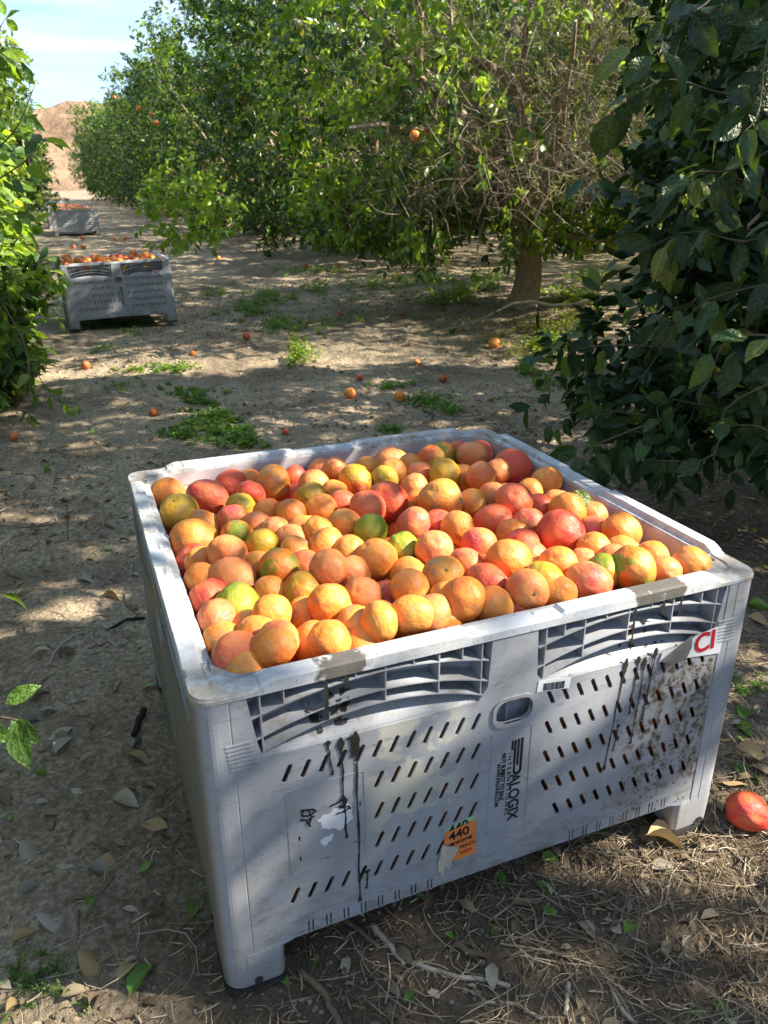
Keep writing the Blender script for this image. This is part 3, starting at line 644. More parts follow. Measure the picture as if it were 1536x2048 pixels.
def lattice_blob(pts, seed, amp=.002):
    """tar lying on the recessed panel between the ribs, following its depth"""
    P = ragged(pts, amp, seed, 3); c = np.mean(P, 0); V = []; Fc = []
    n_ = len(P); rings = (1., .66, .33)
    def land(x, z):                 # where tar sprayed in from above the front comes to rest: a rib's top or the panel
        p = np.array([x, 0., z]); d = p-CAM; d = d/d[1]; q0 = p
        for y in np.linspace(.002, .045, 30):
            q = p+d*y; xx = q[0] if q[0] < WB/2 else WB-q[0]
            for k in range(3):
                if q0[2] > arc(k, xx) >= q[2]: return (q[0], q[1], arc(k, xx)+.0026)
            if q[1] > .0045+recess(xx, q[2])-.0015: return (q[0], q[1]-.001, q[2])
            q0 = q
        return (q0[0], q0[1]-.001, q0[2])
    for q in rings:
        for (x, z) in P: V.append(land(c[0]+(x-c[0])*q, c[1]+(z-c[1])*q))
    V.append(land(*c))
    for j in range(2):
        for i in range(n_): Fc.append((j*n_+i, j*n_+(i+1) % n_, (j+1)*n_+(i+1) % n_, (j+1)*n_+i))
    for i in range(n_): Fc.append((2*n_+i, 2*n_+(i+1) % n_, 3*n_))
    link('tar_blob', mesh('tar_blob', V, Fc, True), wf1, M['tar'])
for i, q in enumerate((
    [(.185, .628), (.215, .628), (.214, .618), (.206, .616), (.207, .610), (.216, .608), (.215, .598), (.196, .598), (.190, .618)],
    [(.218, .655), (.236, .655), (.238, .642), (.228, .640)], [(.245, .657), (.262, .657), (.268, .648), (.252, .642)],
    [(.226, .632), (.266, .636), (.268, .622), (.258, .618), (.262, .608), (.246, .600), (.230, .604), (.234, .616), (.244, .620), (.240, .626)],
    [(.236, .596), (.246, .598), (.262, .594), (.262, .586), (.246, .582), (.236, .586)], [(.202, .588), (.212, .590), (.216, .578), (.207, .574)],
    [(.862, .640), (.872, .640), (.872, .628), (.866, .622), (.858, .630)], [(.888, .646), (.905, .644), (.900, .634), (.892, .636)],
    [(.930, .652), (.955, .655), (.968, .648), (.985, .645), (.980, .636), (.962, .634), (.955, .626), (.944, .630), (.940, .642)],
    [(.862, .604), (.872, .600), (.880, .592), (.872, .586), (.864, .592)], [(.906, .590), (.916, .588), (.914, .580), (.906, .582)], [(.928, .590), (.938, .586), (.934, .580), (.926, .583)], [(.945, .590), (.956, .585), (.950, .580)],
    [(.896, .624), (.906, .622), (.902, .614)], [(.836, .606), (.846, .604), (.842, .597)])): lattice_blob(q, 60+i)
# tar running over the face of the ribs and the rim
for i, (x0, x1, z0, z1) in enumerate(((.2225, .2275, .600, .696), (.258, .265, .655, .696), (.870, .8755, .596, .700), (.985, .990, .640, .698), (.938, .946, .650, .700))):
    blob('tar_drip', ragged([(x0, z0), (x1, z0), (x1, z1), (x0, z1)], .0012, 90+i, 6), .0008-.0001*i, M['tar'], wf1, .0006)
for c in bin2.children:
    if c.name.startswith('rim'): c.material_slots[0].material = M['rim']
# PC sticker on the second bin
plate('sticker', [(.985, .535), (.985, .585), (1.095, .585), (1.095, .535)], -.0012, M['paper'], wf2, label='white sticker with red letters PC')
link('sticker_lettering', text_mesh('sticker_lettering', 'PC', .056, 1.0, .541, -.0020, bold=.0012, sx=1.05), wf2, M['red_ink'])

# far bins: ribbed type
def ribbed_bin(label, loc, rz, w=1.2):
    root = empty('fruit_bin', loc, rz); tag(root, label, 'fruit bin', 'ribbed fruit bins far down the orchard row')
    pm = M['wood_bin']
    def part(nm, L_): return link(nm, mesh(nm, *boxes(L_)), root, pm)
    t = .03
    for nm, L_ in (('front_wall', [(.06, w-.06, .012, t, .12, .66)]), ('back_wall', [(.06, w-.06, 1.2-t, 1.2-.012, .12, .66)]), ('side_wall', [(.012, t, .06, 1.14, .12, .66)]), ('side_wall', [(w-t, w-.012, .06, 1.14, .12, .66)])):
        part(nm, L_)
    for k in range(6):
        z = .17+k*.062; part('rail', [(.08, w-.08, 0, .014, z, z+.03)]); part('rail', [(0, .014, .08, 1.12, z, z+.03)])
    for x in (0, w-.09):
        for y in (0, 1.11): part('corner_post', [(x-.004, x+.094, y-.004, y+.094, .0, .69)])
    part('centre_post', [(w/2-.03, w/2+.03, -.004, .014, .12, .66)])
    part('rim', [(-.01, w+.01, -.01, .04, .655, .70), (-.01, w+.01, 1.16, 1.21, .655, .70), (-.01, .04, .04, 1.16, .655, .70), (w-.04, w+.01, .04, 1.16, .655, .70)])
    part('floor_panel', [(.03, w-.03, .03, 1.17, .13, .15)]); return root
far_bins = []
def place_px(xl, yb, depth):            # left base corner of a bin seen at this pixel
    P = px(xl, yb, depth); return P
for lab, (x, y, rz) in (('pale weathered ribbed fruit bin, third along the path', (-.10, 23.4, 1.)), ('far ribbed fruit bin just behind the third one, a little to its left', (-.22, 26.6, 2.)), ('farther grey fruit bin of the distant pair, nearer of the two', (-.42, 41.6, 0.)), ('farthest fruit bin visible at the end of the path', (-.66, 54.6, 0.))):
    far_bins.append(ribbed_bin(lab, (x, y, float(base_z(x, y))), rad(rz)))
# bring the ground up under them

# ------------------------------------------------------------------ grapefruit
def ico(n=4):
    import bmesh
    bm = bmesh.new(); bmesh.ops.create_icosphere(bm, subdivisions=n, radius=1); m = bpy.data.meshes.new('t'); bm.to_mesh(m); bm.free()
    v = np.array([x.co for x in m.vertices]); f = [tuple(p.vertices) for p in m.polygons]; bpy.data.meshes.remove(m); return v, f
IV, IF = ico(4); IV2, IF2 = ico(3)
def fruit_mesh(seed, V=IV, Fc=IF, lump=.045, pear=0.):
    P = V.copy(); r = 1+lump*vnoise(P*1.5+seed*9.1, seed)+lump*.3*vnoise(P*4+seed, seed+3)
    th = np.arccos(np.clip(P[:, 2], -1, 1)); az = np.arctan2(P[:, 1], P[:, 0])
    r -= .10*np.exp(-(th/.17)**2)+.05*np.exp(-(th/.5)**2)*(.5+.5*np.cos(az*6+seed))*(1 if seed % 2 else .3)
    r -= .035*np.exp(-((math.pi-th)/.16)**2); r += pear*np.exp(-(th/.8)**2)
    P = P*r[:, None]; P[:, 2] *= .94; m = mesh('grapefruit', P, Fc, True)
    for _ in range(1): m.materials.append(M['stem'])
    return m
FMESH = [fruit_mesh(i, lump=.045+.025*(i % 3), pear=(0, .05, .09, 0, .04, .12)[i]) for i in range(6)]+[fruit_mesh(7, lump=.04, pear=.18), fruit_mesh(8, lump=.09)]
FMESH_LO = [fruit_mesh(i+20, IV2, IF2) for i in range(4)]
def stem_mesh():
    n = 7; V = [(0, 0, .872)]+[(.075*math.cos(i*2*math.pi/n)*(1.35 if i % 2 else .8), .075*math.sin(i*2*math.pi/n)*(1.35 if i % 2 else .8), .862) for i in range(n)]+[(0, 0, .90)]
    V += [(.05*math.cos(i*2*math.pi/n), .05*math.sin(i*2*math.pi/n), .895) for i in range(n)]
    Fc = [(1+i, 1+(i+1) % n, n+2+(i+1) % n, n+2+i) for i in range(n)]+[(n+2+i, n+2+(i+1) % n, n+1) for i in range(n)]
    return mesh('stem_button', V, Fc)
STEM = stem_mesh(); STEM.materials.append(M['stem'])
RF = random.Random(11)
def rot_axis(a_, b_):
    return Vector(a_).rotation_difference(Vector(b_))
def fruit(pos, r, code, mesh_i=None, lo=False, axis=None, scale=(1, 1, 1), stem=None, name='grapefruit', q=None):
    md = (FMESH_LO if lo else FMESH)[RF.randrange(4 if lo else 6) if mesh_i is None else mesh_i]
    o = bpy.data.objects.new(name, md); COL.objects.link(o)
    o.material_slots[0].link = 'OBJECT'; o.material_slots[0].material = FM[code]
    o.location = pos
    if axis is None:
        th = math.acos(RF.uniform(-1, 1)); ph = RF.uniform(0, 6.28); axis = (math.sin(th)*math.cos(ph), math.sin(th)*math.sin(ph), math.cos(th))
    qq = rot_axis((0, 0, 1), axis) @ Matrix.Rotation(RF.uniform(0, 6.28), 3, 'Z').to_quaternion()
    o.rotation_mode = 'QUATERNION'; o.rotation_quaternion = qq; o.scale = tuple(r*s for s in scale)
    if stem or (stem is None and not lo and axis[2] > .1 and RF.random() < .5):
        link('stem_button', STEM, o)
    return o
z4 = lambda x, y: (240+x/2.327, 840+y/2.327)
z5 = lambda x, y: (800+x/2.087, 840+y/2.087)
# (x, y, radius, colour, depth push 0 = on top .. 1 = behind others, extras)
F4 = [(215, 345, 80, 'O'), (365, 290, 65, 'O', 1), (265, 428, 92, 'L'), (405, 355, 90, 'K', 0, 'wide'), (495, 268, 80, 'R'), (660, 208, 72, 'Y'), (715, 298, 88, 'T'), (610, 345, 60, 'R', 1), (600, 290, 40, 'O', 1.5),
      (888, 192, 65, 'P'), (1000, 232, 50, 'P'), (903, 297, 78, 'P'), (795, 250, 35, 'R', 1), (560, 400, 68, 'L', 1), (528, 465, 80, 'K'), (392, 500, 85, 'T', .5), (330, 563, 113, 'O', 0, 'blush'), (502, 628, 98, 'P'), (545, 540, 70, 'B'),
      (665, 582, 80, 'L'), (335, 755, 80, 'O'), (528, 738, 110, 'P', 0, 'wide'), (543, 866, 105, 'G'), (395, 940, 80, 'K'), (480, 1035, 88, 'Y', .5, 'wide'), (525, 1120, 128, 'K', 0, 'lump'), (755, 1130, 92, 'O', 0, 'wide'), (615, 1235, 45, 'Y', 1),
      (735, 1025, 93, 'P'), (905, 1035, 98, 'O'), (708, 905, 100, 'O'), (855, 915, 58, 'O', 1), (848, 795, 83, 'M', 0, 'stem'), (743, 692, 98, 'B'), (690, 435, 68, 'O'), (800, 447, 85, 'O', 0, 'scar'), (933, 415, 60, 'O'), (890, 352, 68, 'L'),
      (1095, 282, 82, 'M'), (1035, 395, 55, 'K'), (1153, 410, 90, 'K'), (1245, 378, 95, 'R', 0, 'stem'), (1000, 345, 45, 'O', 1), (1044, 487, 72, 'Y'), (850, 520, 60, 'Y', .5), (925, 525, 75, 'Y'), (1165, 515, 85, 'G'), (812, 617, 78, 'T'), (795, 560, 50, 'P', 1), (725, 525, 50, 'P', 1),
      (960, 587, 87, 'Y'), (1071, 620, 62, 'T', .6), (972, 690, 97, 'P'), (1192, 650, 102, 'O'), (1315, 600, 70, 'G', .3), (1340, 720, 70, 'Y', 1), (1365, 490, 88, 'K'), (1462, 602, 93, 'P', 0, 'stem'), (1350, 785, 98, 'Y', 0, 'scar'), (1130, 820, 92, 'P'),
      (975, 858, 98, 'O', 0, 'blush'), (1100, 962, 102, 'T'), (1210, 935, 62, 'P', 1), (1240, 840, 62, 'R', 1), (1280, 1035, 100, 'Y'), (1020, 1105, 108, 'O'), (1380, 928, 110, 'Y'), (708, 810, 60, 'Y', 1), (1085, 720, 45, 'P', 1), (640, 690, 45, 'Y', 1), (640, 495, 32, 'P', 1),
      (420, 830, 48, 'R', 1.4), (270, 670, 45, 'R', 1.4), (380, 665, 45, 'O', 1.2), (1160, 1085, 48, 'O', 1.2), (640, 1010, 40, 'O', 1.3), (1178, 145, 77, 'P'), (1280, 182, 42, 'Y', .5), (1415, 115, 72, 'B'), (1448, 185, 70, 'M', .3), (1150, 230, 52, 'Y', .5), (1270, 250, 75, 'Y'),
      (1345, 215, 55, 'Y'), (1395, 255, 50, 'P', .5), (1230, 275, 60, 'L', .5), (1370, 315, 62, 'P', .3), (1390, 390, 50, 'O', 1), (590, 985, 50, 'Y', 1.3), (860, 690, 40, 'K', 1.2), (560, 640, 30, 'O', 1.5)]
F5 = [(213, 125, 52, 'R'), (300, 150, 68, 'P'), (362, 138, 60, 'K', .6), (495, 200, 84, 'R'), (623, 257, 68, 'Y'), (185, 230, 70, 'L'), (262, 240, 50, 'Y', .5), (335, 235, 66, 'P', 0, 'blush'), (405, 218, 42, 'P', 1), (170, 333, 91, 'T', 0, 'scar'),
      (300, 350, 58, 'T', .4), (385, 318, 58, 'P', .4), (475, 338, 82, 'K', 0, 'stem'), (540, 300, 60, 'Y', .8), (655, 350, 62, 'P', .6), (697, 378, 82, 'O'), (800, 405, 42, 'P', .8), (580, 372, 40, 'R', 1), (390, 425, 82, 'R', 0, 'wide'), (240, 452, 68, 'Y'),
      (535, 432, 60, 'K'), (330, 525, 80, 'K'), (508, 520, 70, 'R', .4, 'wide'), (665, 472, 100, 'R', 0, 'lump'), (805, 468, 60, 'K', .4), (923, 470, 82, 'O'), (455, 590, 96, 'O'), (545, 580, 60, 'K', .8), (805, 540, 62, 'T', .3), (660, 605, 82, 'O', 0, 'stem'),
      (930, 552, 70, 'Y'), (1048, 578, 58, 'O', .3), (763, 608, 58, 'P', .6), (278, 605, 72, 'K'), (365, 685, 95, 'R'), (603, 672, 92, 'L'), (182, 652, 87, 'T', 0, 'scar'), (845, 635, 78, 'B', .4), (1000, 640, 100, 'B'), (1213, 608, 87, 'Y'), (1130, 655, 62, 'P'),
      (890, 592, 42, 'P', 1), (810, 702, 98, 'K', 0, 'wide'), (600, 765, 95, 'P'), (490, 775, 66, 'K', .6), (405, 785, 68, 'Y', .6), (318, 800, 102, 'O', 0, 'scar'), (195, 760, 72, 'Y'), (180, 830, 55, 'O', .6), (208, 895, 62, 'P', .4), (705, 765, 34, 'Y', 1), (150, 700, 40, 'R', 1.2), (555, 640, 40, 'O', 1.2), (960, 600, 40, 'O', 1.2), (160, 440, 40, 'R', 1.2), (470, 480, 40, 'O', 1.2)]
items = []
for conv, L_, k in ((z4, F4, 2.327), (z5, F5, 2.087)):
    for q in L_:
        x, y = conv(q[0], q[1]); items.append([x, y, q[2]/k, q[3], q[4] if len(q) > 4 else 0, q[5] if len(q) > 5 else ''])
def pile(x, y):
    u_, v_ = (x-.6)/.55, (y-.6)/.55
    return HB-.040+.040*np.exp(-(u_*u_+(v_+.25)**2)*.9)-.028*ss(.55, 1., np.abs(v_)*(v_ > 0))
X = np.array([[q[0], q[1]] for q in items]); RP = np.array([q[2] for q in items]); PU = np.array([q[4] for q in items]); DR = np.array([ray(*q) for q in X])
t = np.full(len(X), 1.6)
for _ in range(60):
    P = CAM+DR*t[:, None]; t += (P[:, 2]-pile(P[:, 0], P[:, 1]))/(-DR[:, 2])*.5
RP = np.maximum(RP, .0405*F/t); t0 = t+np.minimum(PU, 1.)*.040
RN = np.clip(RP/F*t0, .028, .062); t = t0.copy()
for it in range(400):
    R_ = RP/F*t; P = CAM+DR*t[:, None]; D = P[:, None]-P[None]; d = np.linalg.norm(D, axis=2)+np.eye(len(P))*9
    ov = np.maximum(0, .95*(R_[:, None]+R_[None])-d); dirn = np.einsum('ijk,ik->ij', D/d[..., None], nrm(DR))
    front = np.sign((t[:, None]+PU[:, None]*.03)-(t[None]+PU[None]*.03)+1e-6)
    g = (ov*np.where(np.abs(dirn) < .15, .25*front, dirn)).sum(1)
    t = t+.35*g-.03*(t-t0); t = np.clip(t, t0-.05, t0+.07)
R_ = RP/F*t; P = CAM+DR*t[:, None]
P[:, 0] = np.clip(P[:, 0], .056+R_*.9, WB-.056-R_*.9); P[:, 1] = np.clip(P[:, 1], .056+R_*.9, WB-.056-R_*.9)
OFF = {'O': '', }
labels = set()
def side_words(x, y):
    a_ = 'front' if y < .35 else ('middle' if y < .8 else 'back'); b_ = 'left' if x < .4 else ('centre' if x < .8 else 'right')
    return f'{a_} {b_}'
def nb(i, dx, dy):
    """colour of the nearest neighbour towards (dx,dy) in the heap"""
    best, bc = None, 9
    for j in range(len(P)):
        if j == i: continue
        v = P[j]-P[i]; dd = math.hypot(v[0], v[1]); c = (v[0]*dx+v[1]*dy)/(dd+1e-9)
        if c > .75 and PU[j] < 1.1 and dd/c < bc: bc, best = dd/c, j
    return best if bc < .14 else None
def size_word(r): return 'large ' if r > .049 else ('small ' if r < .038 else '')
TOP = []
for i, q in enumerate(items):
    code, ex = q[3], q[5]; r = R_[i]; sc = (RF.uniform(.94, 1.05), RF.uniform(.94, 1.05), RF.uniform(.90, 1.06)); mi = None; ax = None; stem = None
    tocam = nrm(CAM-P[i])
    if ex == 'wide': sc = (.92, .92, 1.13); ax = tuple(nrm(CR+.3*CU*RF.choice((-1, 1)))); mi = RF.randrange(6); sc = (.93, .93, 1.16); r = r*.98
    if ex == 'lump': mi = 7; sc = (1, 1, 1.08); ax = tuple(nrm(CR-.25*CU))
    if ex == 'stem': ax = tuple(nrm(tocam+.35*CR*RF.uniform(-1, 1)+.5*CU)); mi = 1; stem = True
    o = fruit(tuple(P[i]), float(r), code, mi, axis=ax, scale=sc, stem=stem if stem else (False if PU[i] > .7 else None))
    o['category'] = 'grapefruit'; o['group'] = 'grapefruit heaped in the nearest bin'
    base = size_word(R_[i])+FC[code]+' grapefruit'
    extra = {'wide': ' lying sideways', 'lump': ' with wrinkled lopsided skin', 'stem': ' showing its stem end', 'scar': ' with a grey scar', 'blush': ' with a pink cheek', '': ''}[ex]
    pos = {0: ''}.get(0)
    deep = ' tucked under its neighbours' if PU[i] >= .8 else ''
    cand = [base+extra+deep+f' in the {side_words(*P[i][:2])} of the nearest bin']
    l, rr_ = nb(i, -1, 0), nb(i, 1, 0); fr, bk = nb(i, 0, -1), nb(i, 0, 1)
    c2 = base+extra+deep
    wl = 'the left rim' if l is None else 'a '+FC[items[l][3]]+' one'; wr = 'the right rim' if rr_ is None else 'a '+FC[items[rr_][3]]+' one'
    wf = 'the front rim' if fr is None else 'a '+FC[items[fr][3]]+' one'; wb = 'the back rim' if bk is None else 'a '+FC[items[bk][3]]+' one'
    cand.append(f'{base} between {wl} and {wr}, {side_words(*P[i][:2])}')
    cand.append(f'{base} between {wl} and {wr}, behind {wf}')
    cand.append(f'{base}, {wf} in front, {wb} behind')
    short = lambda q_: q_.replace('half green half orange', 'two-tone').replace(' coloured', '').replace('amber yellow', 'amber').replace('pink blushed', 'pink').replace('tan scarred', 'scarred').replace('deep red', 'red').replace('lime green', 'green')
    cand = [cand[0]]+[short(q_) for q_ in cand[1:]]; cand[0] = cand[0] if len(cand[0].split()) <= 16 else short(cand[0]).replace(' of the nearest bin', '')
    TOP.append((o, cand, i))
from collections import Counter
for lev in range(4):
    cnt = Counter(c[min(lev, 3)] for o, c, i in TOP if 'label' not in o)
    for o, c, i in TOP:
        if 'label' not in o and cnt[c[lev]] == 1 and c[lev] not in labels: o['label'] = c[lev]; labels.add(c[lev])
ords = ['first', 'second', 'third', 'fourth', 'fifth', 'sixth']
rest = [(c[0], P[i][0], o) for o, c, i in TOP if 'label' not in o]; rest.sort(key=lambda q: (q[0], q[1]))
seen = Counter()
for c, _, o in rest:
    seen[c] += 1; o['label'] = c.replace(' in the ', ' at ').replace(' of the nearest bin', '')+f', {ords[min(5, seen[c]-1)]} from left of its likes'
# fruit of the layers below, seen in the gaps
codes = 'OOOPPPYYKKRTLM'
placed = [(p_, r_) for p_, r_ in zip(P, R_)]
PA = np.array(P); RA = np.array(R_)
nlow = 0
for layer in (1, 2):
    for gx_ in np.arange(.105, 1.10, .0905):
        for gy_ in np.arange(.105, 1.10, .0905):
            x = gx_+RF.uniform(-.012, .012)+(.03 if layer == 2 else 0); y = gy_+RF.uniform(-.012, .012); x = min(x, 1.09)
            r = RF.uniform(.042, .047)
            z = float(pile(x, y))-.050*layer-.012
            d_ = np.linalg.norm(PA-np.array([x, y, z]), axis=1)
            tries = 0
            while (d_ < (RA+r)*.93).any() and tries < 12:
                z -= .012; d_ = np.linalg.norm(PA-np.array([x, y, z]), axis=1); tries += 1
            if z < HB-.20: continue
            PA = np.vstack([PA, [x, y, z]]); RA = np.append(RA, r); nlow += 1
nfr = 0; ordn = ['first', 'second', 'third', 'fourth', 'fifth', 'sixth', 'seventh', 'eighth', 'ninth', 'tenth', 'eleventh', 'twelfth']
low_P, low_R = PA[len(P):], RA[len(P):]
for k in range(12):
    for j in range(6):
        x = .075+.0935*k+(.02 if j % 2 else -.01); z = .185+.079*j; x = min(max(x, .065), 1.13)
        r = RF.uniform(.040, .045); y = .024+r+(.040 if j > 4 else 0)+RF.uniform(0, .008)
        if np.any(np.linalg.norm(PA-np.array([x, y, z]), axis=1) < (RA+r)*.9): continue
        o = fruit((x, y, z), r, RF.choice(codes), lo=True, stem=False); nfr += 1
        tag(o, f'grapefruit seen through the front slots, {ordn[k]} from the left, {ordn[j]} row up', 'grapefruit', 'grapefruit seen through the slots of the nearest bin')
print('fruit', len(items), nlow, nfr)
def heap(name, loc, rz, w, ztop, n, seed, label, lo_mesh):
    """fruit heap of a far bin as one countless mass"""
    r_ = np.random.default_rng(seed); pts = []
    for gx_ in np.arange(.09, w-.05, .085):
        for gy_ in np.arange(.09, 1.12, .085):
            for l_ in (0, 1): pts.append((gx_+r_.uniform(-.02, .02)+l_*.04, gy_+r_.uniform(-.02, .02)+l_*.04, ztop+.05*math.exp(-((gx_-.6)**2+(gy_-.6)**2)*3)-.02-.06*l_+r_.uniform(-.012, .012)))
    if seed == 3: pts += [(x_+r_.uniform(-.01, .01), .075, z_-.0) for x_ in np.arange(.08, 1.14, .088) for z_ in np.arange(.18, .56, .082)]
    pts = np.array(pts); v, f = ico(2); A = np.eye(3)[None]*r_.uniform(.040, .048, len(pts))[:, None, None]
    V, S, I = batch(v, f, A, pts); m = bigmesh(name, V, S, I); o = link(name, m, None, heap_mat); o.location = loc; o.rotation_euler = (0, 0, rz); return tag(o, label, 'grapefruit', None, 'stuff')
def heapm():
    s = NT('heaped_grapefruit'); n = N(s.t, 'ShaderNodeValToRGB'); s.l(s.rand(), n.inputs[0]); cr = n.color_ramp; cols = [(0, (.60, .17, .02)), (.3, (.60, .15, .04)), (.5, (.58, .25, .02)), (.7, (.52, .07, .02)), (.85, (.6, .21, .03)), (.95, (.36, .25, .02))]
    while len(cr.elements) < len(cols): cr.elements.new(.5)
    for i, c in enumerate(cols): cr.elements[i].position = c[0]; cr.elements[i].color = (*c[1], 1)
    cr.interpolation = 'CONSTANT'; s.princ(n.outputs[0], .45, .4); return s.m
heap_mat = heapm()
V, S, I = batch(IV2, IF2, np.eye(3)[None]*low_R[:, None, None], low_P); tag(link('grapefruit_heap', bigmesh('grapefruit_heap', V, S, I), None, heap_mat), 'lower layers of grapefruit glimpsed through gaps in the nearest heap', 'grapefruit', None, 'stuff')
# second bin fruit as individuals along the top, lower ones as one mass
wf2.material_slots[0].link = 'OBJECT'; wf2.material_slots[0].material = M['plastic']
mw2 = Matrix.LocRotScale(bin2.location, bin2.rotation_euler, None); r2 = random.Random(4); n2 = 0
for gy_ in np.arange(.11, 1.1, .105):
    for gx_ in np.arange(.11, 1.1, .105):
        x, y = gx_+r2.uniform(-.03, .03), gy_+r2.uniform(-.03, .03); z = .655+.04*math.exp(-((x-.6)**2+(y-.55)**2)*3)+r2.uniform(-.01, .015)+(.045 if r2.random() < .14 else 0)
        if n2 < 72 and gy_ < .95:
            c_ = r2.choice('OPPYYKRLO'); o = fruit(tuple(mw2 @ Vector((x, y, z))), r2.uniform(.043, .049), c_, lo=True, stem=False); n2 += 1
            tag(o, f'{FC[c_]} grapefruit in the second bin, {ordn[int(round((gx_-.11)/.105))]} from left, row {ordn[int(round((gy_-.11)/.105))]} from front', 'grapefruit', 'grapefruit heaped in the second bin')
h2 = heap('grapefruit_heap', bin2.location, 0, 1.12, .645, 0, 3, 'lower grapefruit of the heap in the second bin', None); h2.rotation_euler = bin2.rotation_euler
for i, b in enumerate(far_bins):
    heap('grapefruit_heap', b.location, b.rotation_euler[2], 1.15, .68, 0, 30+i, ('grapefruit heap filling the third bin', 'grapefruit heap filling the ribbed bin behind the third', 'grapefruit heap in the fourth bin down the path', 'grapefruit heap in the farthest bin')[i], None)
# windfalls
def windfall(x, y, rp, code, label, sc=(1, 1, 1), mi=None, axis=None):
    p_, d_ = ground_at(x, y); d_ -= .03; r = rp/F*d_; p_ = CAM+ray(x, y)*d_; p_[2] = float(ground_z(p_[0], p_[1]))+r*.82
    o = fruit(tuple(p_), r, code, mi, lo=rp < 20, axis=axis, scale=sc, stem=False if rp < 20 else None); tag(o, label, 'grapefruit', 'fallen grapefruit on the ground')
windfall(1494, 1634, 40, 'R', 'large dented red grapefruit on the ground right of the nearest bin', (1, .9, 1.15), 7, tuple(nrm(CR-.3*CU)))
for q in ((700, 794, 12, 'O', 'orange grapefruit on bare soil beside a dark rotten one'), (800, 800, 12.5, 'Y', 'yellow orange grapefruit touching the round leaved weeds'), (988, 691, 12, 'O', 'orange grapefruit on sunlit litter left of the low trunk weeds'),
          (834, 728, 6.5, 'Y', 'small yellow fruit on the sunlit strip of soil'), (886, 762, 9, 'D', 'dull orange grapefruit just above the round leaved weeds'), (172, 737, 9.5, 'D', 'dull orange grapefruit on the path near the left hedge'),
          (308, 829, 9.5, 'D', 'split orange grapefruit left of the long weed patch'), (386, 708, 6, 'O', 'small orange grapefruit on the path right of the little weeds'), (493, 678, 8, 'R', 'squashed red fruit at the foot of the bushy weeds'),
          (612, 539, 6, 'D', 'orange fruit on sunlit ground under the tree skirt'), (676, 537, 5.5, 'D', 'orange fruit right of the bushy weeds in sun'), (437, 519, 5, 'O', 'orange fruit on far sunlit ground behind the second bin'), (733, 513, 6.5, 'O', 'orange fruit under the twiggy tree skirt'),
          (802, 631, 5, 'D', 'small reddish fruit on shaded ground left of the trunk'), (681, 628, 5, 'R', 'small red fruit on the brown litter mound'), (1158, 828, 10, 'O', 'orange grapefruit half hidden behind the drooping right branch'), (1409, 850, 13, 'O', 'orange grapefruit on leaf litter under the dark right tree'),
          (165, 479, 4.5, 'O', 'tiny orange fruit on the path before the third bin'), (231, 482, 4.5, 'D', 'tiny orange fruit on the path right of the third bin'), (252, 478, 5, 'D', 'orange fruit under the far right trees'), (571, 866, 7, 'R', 'small red rotten fruit at the end of the long weed patch'), (720, 758, 7, 'R', 'dark red fruit by the small weeds above the pair of windfalls'),
          (148, 498, 5, 'P', 'left one of two windfalls above the second bin'), (168, 499, 5, 'P', 'right one of two windfalls above the second bin'), (14, 780, 12, 'D', 'dark orange fruit in shade under the left hedge'), (28, 878, 9, 'P', 'small peach coloured fruit at the left edge of the path')):
    windfall(*q)

# ------------------------------------------------------------------ trees
def leaf_template(kind):
    if kind == 'far':      # 4 triangles
        return [(0, 0, 0), (-.24, .45, .05), (0, .48, -.03), (.24, .45, .05), (0, 1, -.10)], [(0, 2, 1), (0, 3, 2), (1, 2, 4), (2, 3, 4)]
    if kind == 'mid':
        v = [(0, 0, 0), (-.19, .28, .035), (0, .28, 0), (.19, .28, .035), (-.21, .62, -.01), (0, .62, -.04), (.21, .62, -.01), (0, 1, -.16)]
        return v, [(0, 2, 1), (0, 3, 2), (1, 2, 5, 4), (2, 3, 6, 5), (4, 5, 7), (5, 6, 7)]
    rows = [(0.0, .0, 0), (.06, .015, .002), (.16, .13, .0), (.32, .215, -.005), (.50, .235, -.025), (.68, .20, -.06), (.84, .125, -.11), (.95, .045, -.155)]
    v = []; f = []
    for t_, w, z in rows: v += [(-w, t_, z+w*.28), (-w*.5, t_, z+w*.10), (0, t_, z), (w*.5, t_, z+w*.10), (w, t_, z+w*.28)]
    v.append((0, 1.03, -.19)); n_ = len(rows)
    for j in range(n_-1):
        for i in range(4): f.append((5*j+i, 5*j+i+1, 5*j+6+i, 5*j+5+i))
    for i in range(4): f.append((5*(n_-1)+i, 5*(n_-1)+i+1, len(v)-1))
    return v, f
LT = {k: leaf_template(k) for k in ('far', 'mid', 'near')}
def near_leaf_mesh(seed, curl=.0, wave=.02):
    v, f = LT['near']; v = np.array(v); r_ = random.Random(seed)
    v[:, 2] += wave*np.sin(v[:, 1]*9+seed)*np.sign(v[:, 0])*np.abs(v[:, 0])*6-curl*v[:, 1]**2; v[:, 0] += .05*np.sin(v[:, 1]*2.5+seed)*(seed % 3-1)
    return mesh('leaf', v, f, True)
LEAFM = [near_leaf_mesh(i, (-.05, .18, .42, .08, .30, -.18)[i], (.02, .035, .015, .045, .03, .02)[i]) for i in range(6)]
def frames(D, Nm, rng, roll=.5):
    """leaf axes: columns x (width), y (length), z (face)"""
    Y_ = nrm(D); Z_ = nrm(Nm-(Nm*Y_).sum(-1, keepdims=True)*Y_); X_ = np.cross(Y_, Z_); a_ = rng.normal(0, roll, len(D))[:, None]
    return np.stack([X_*np.cos(a_)+Z_*np.sin(a_), Y_, -X_*np.sin(a_)+Z_*np.cos(a_)], -1)
UP = np.array([0, 0, 1.])
class Crown: pass
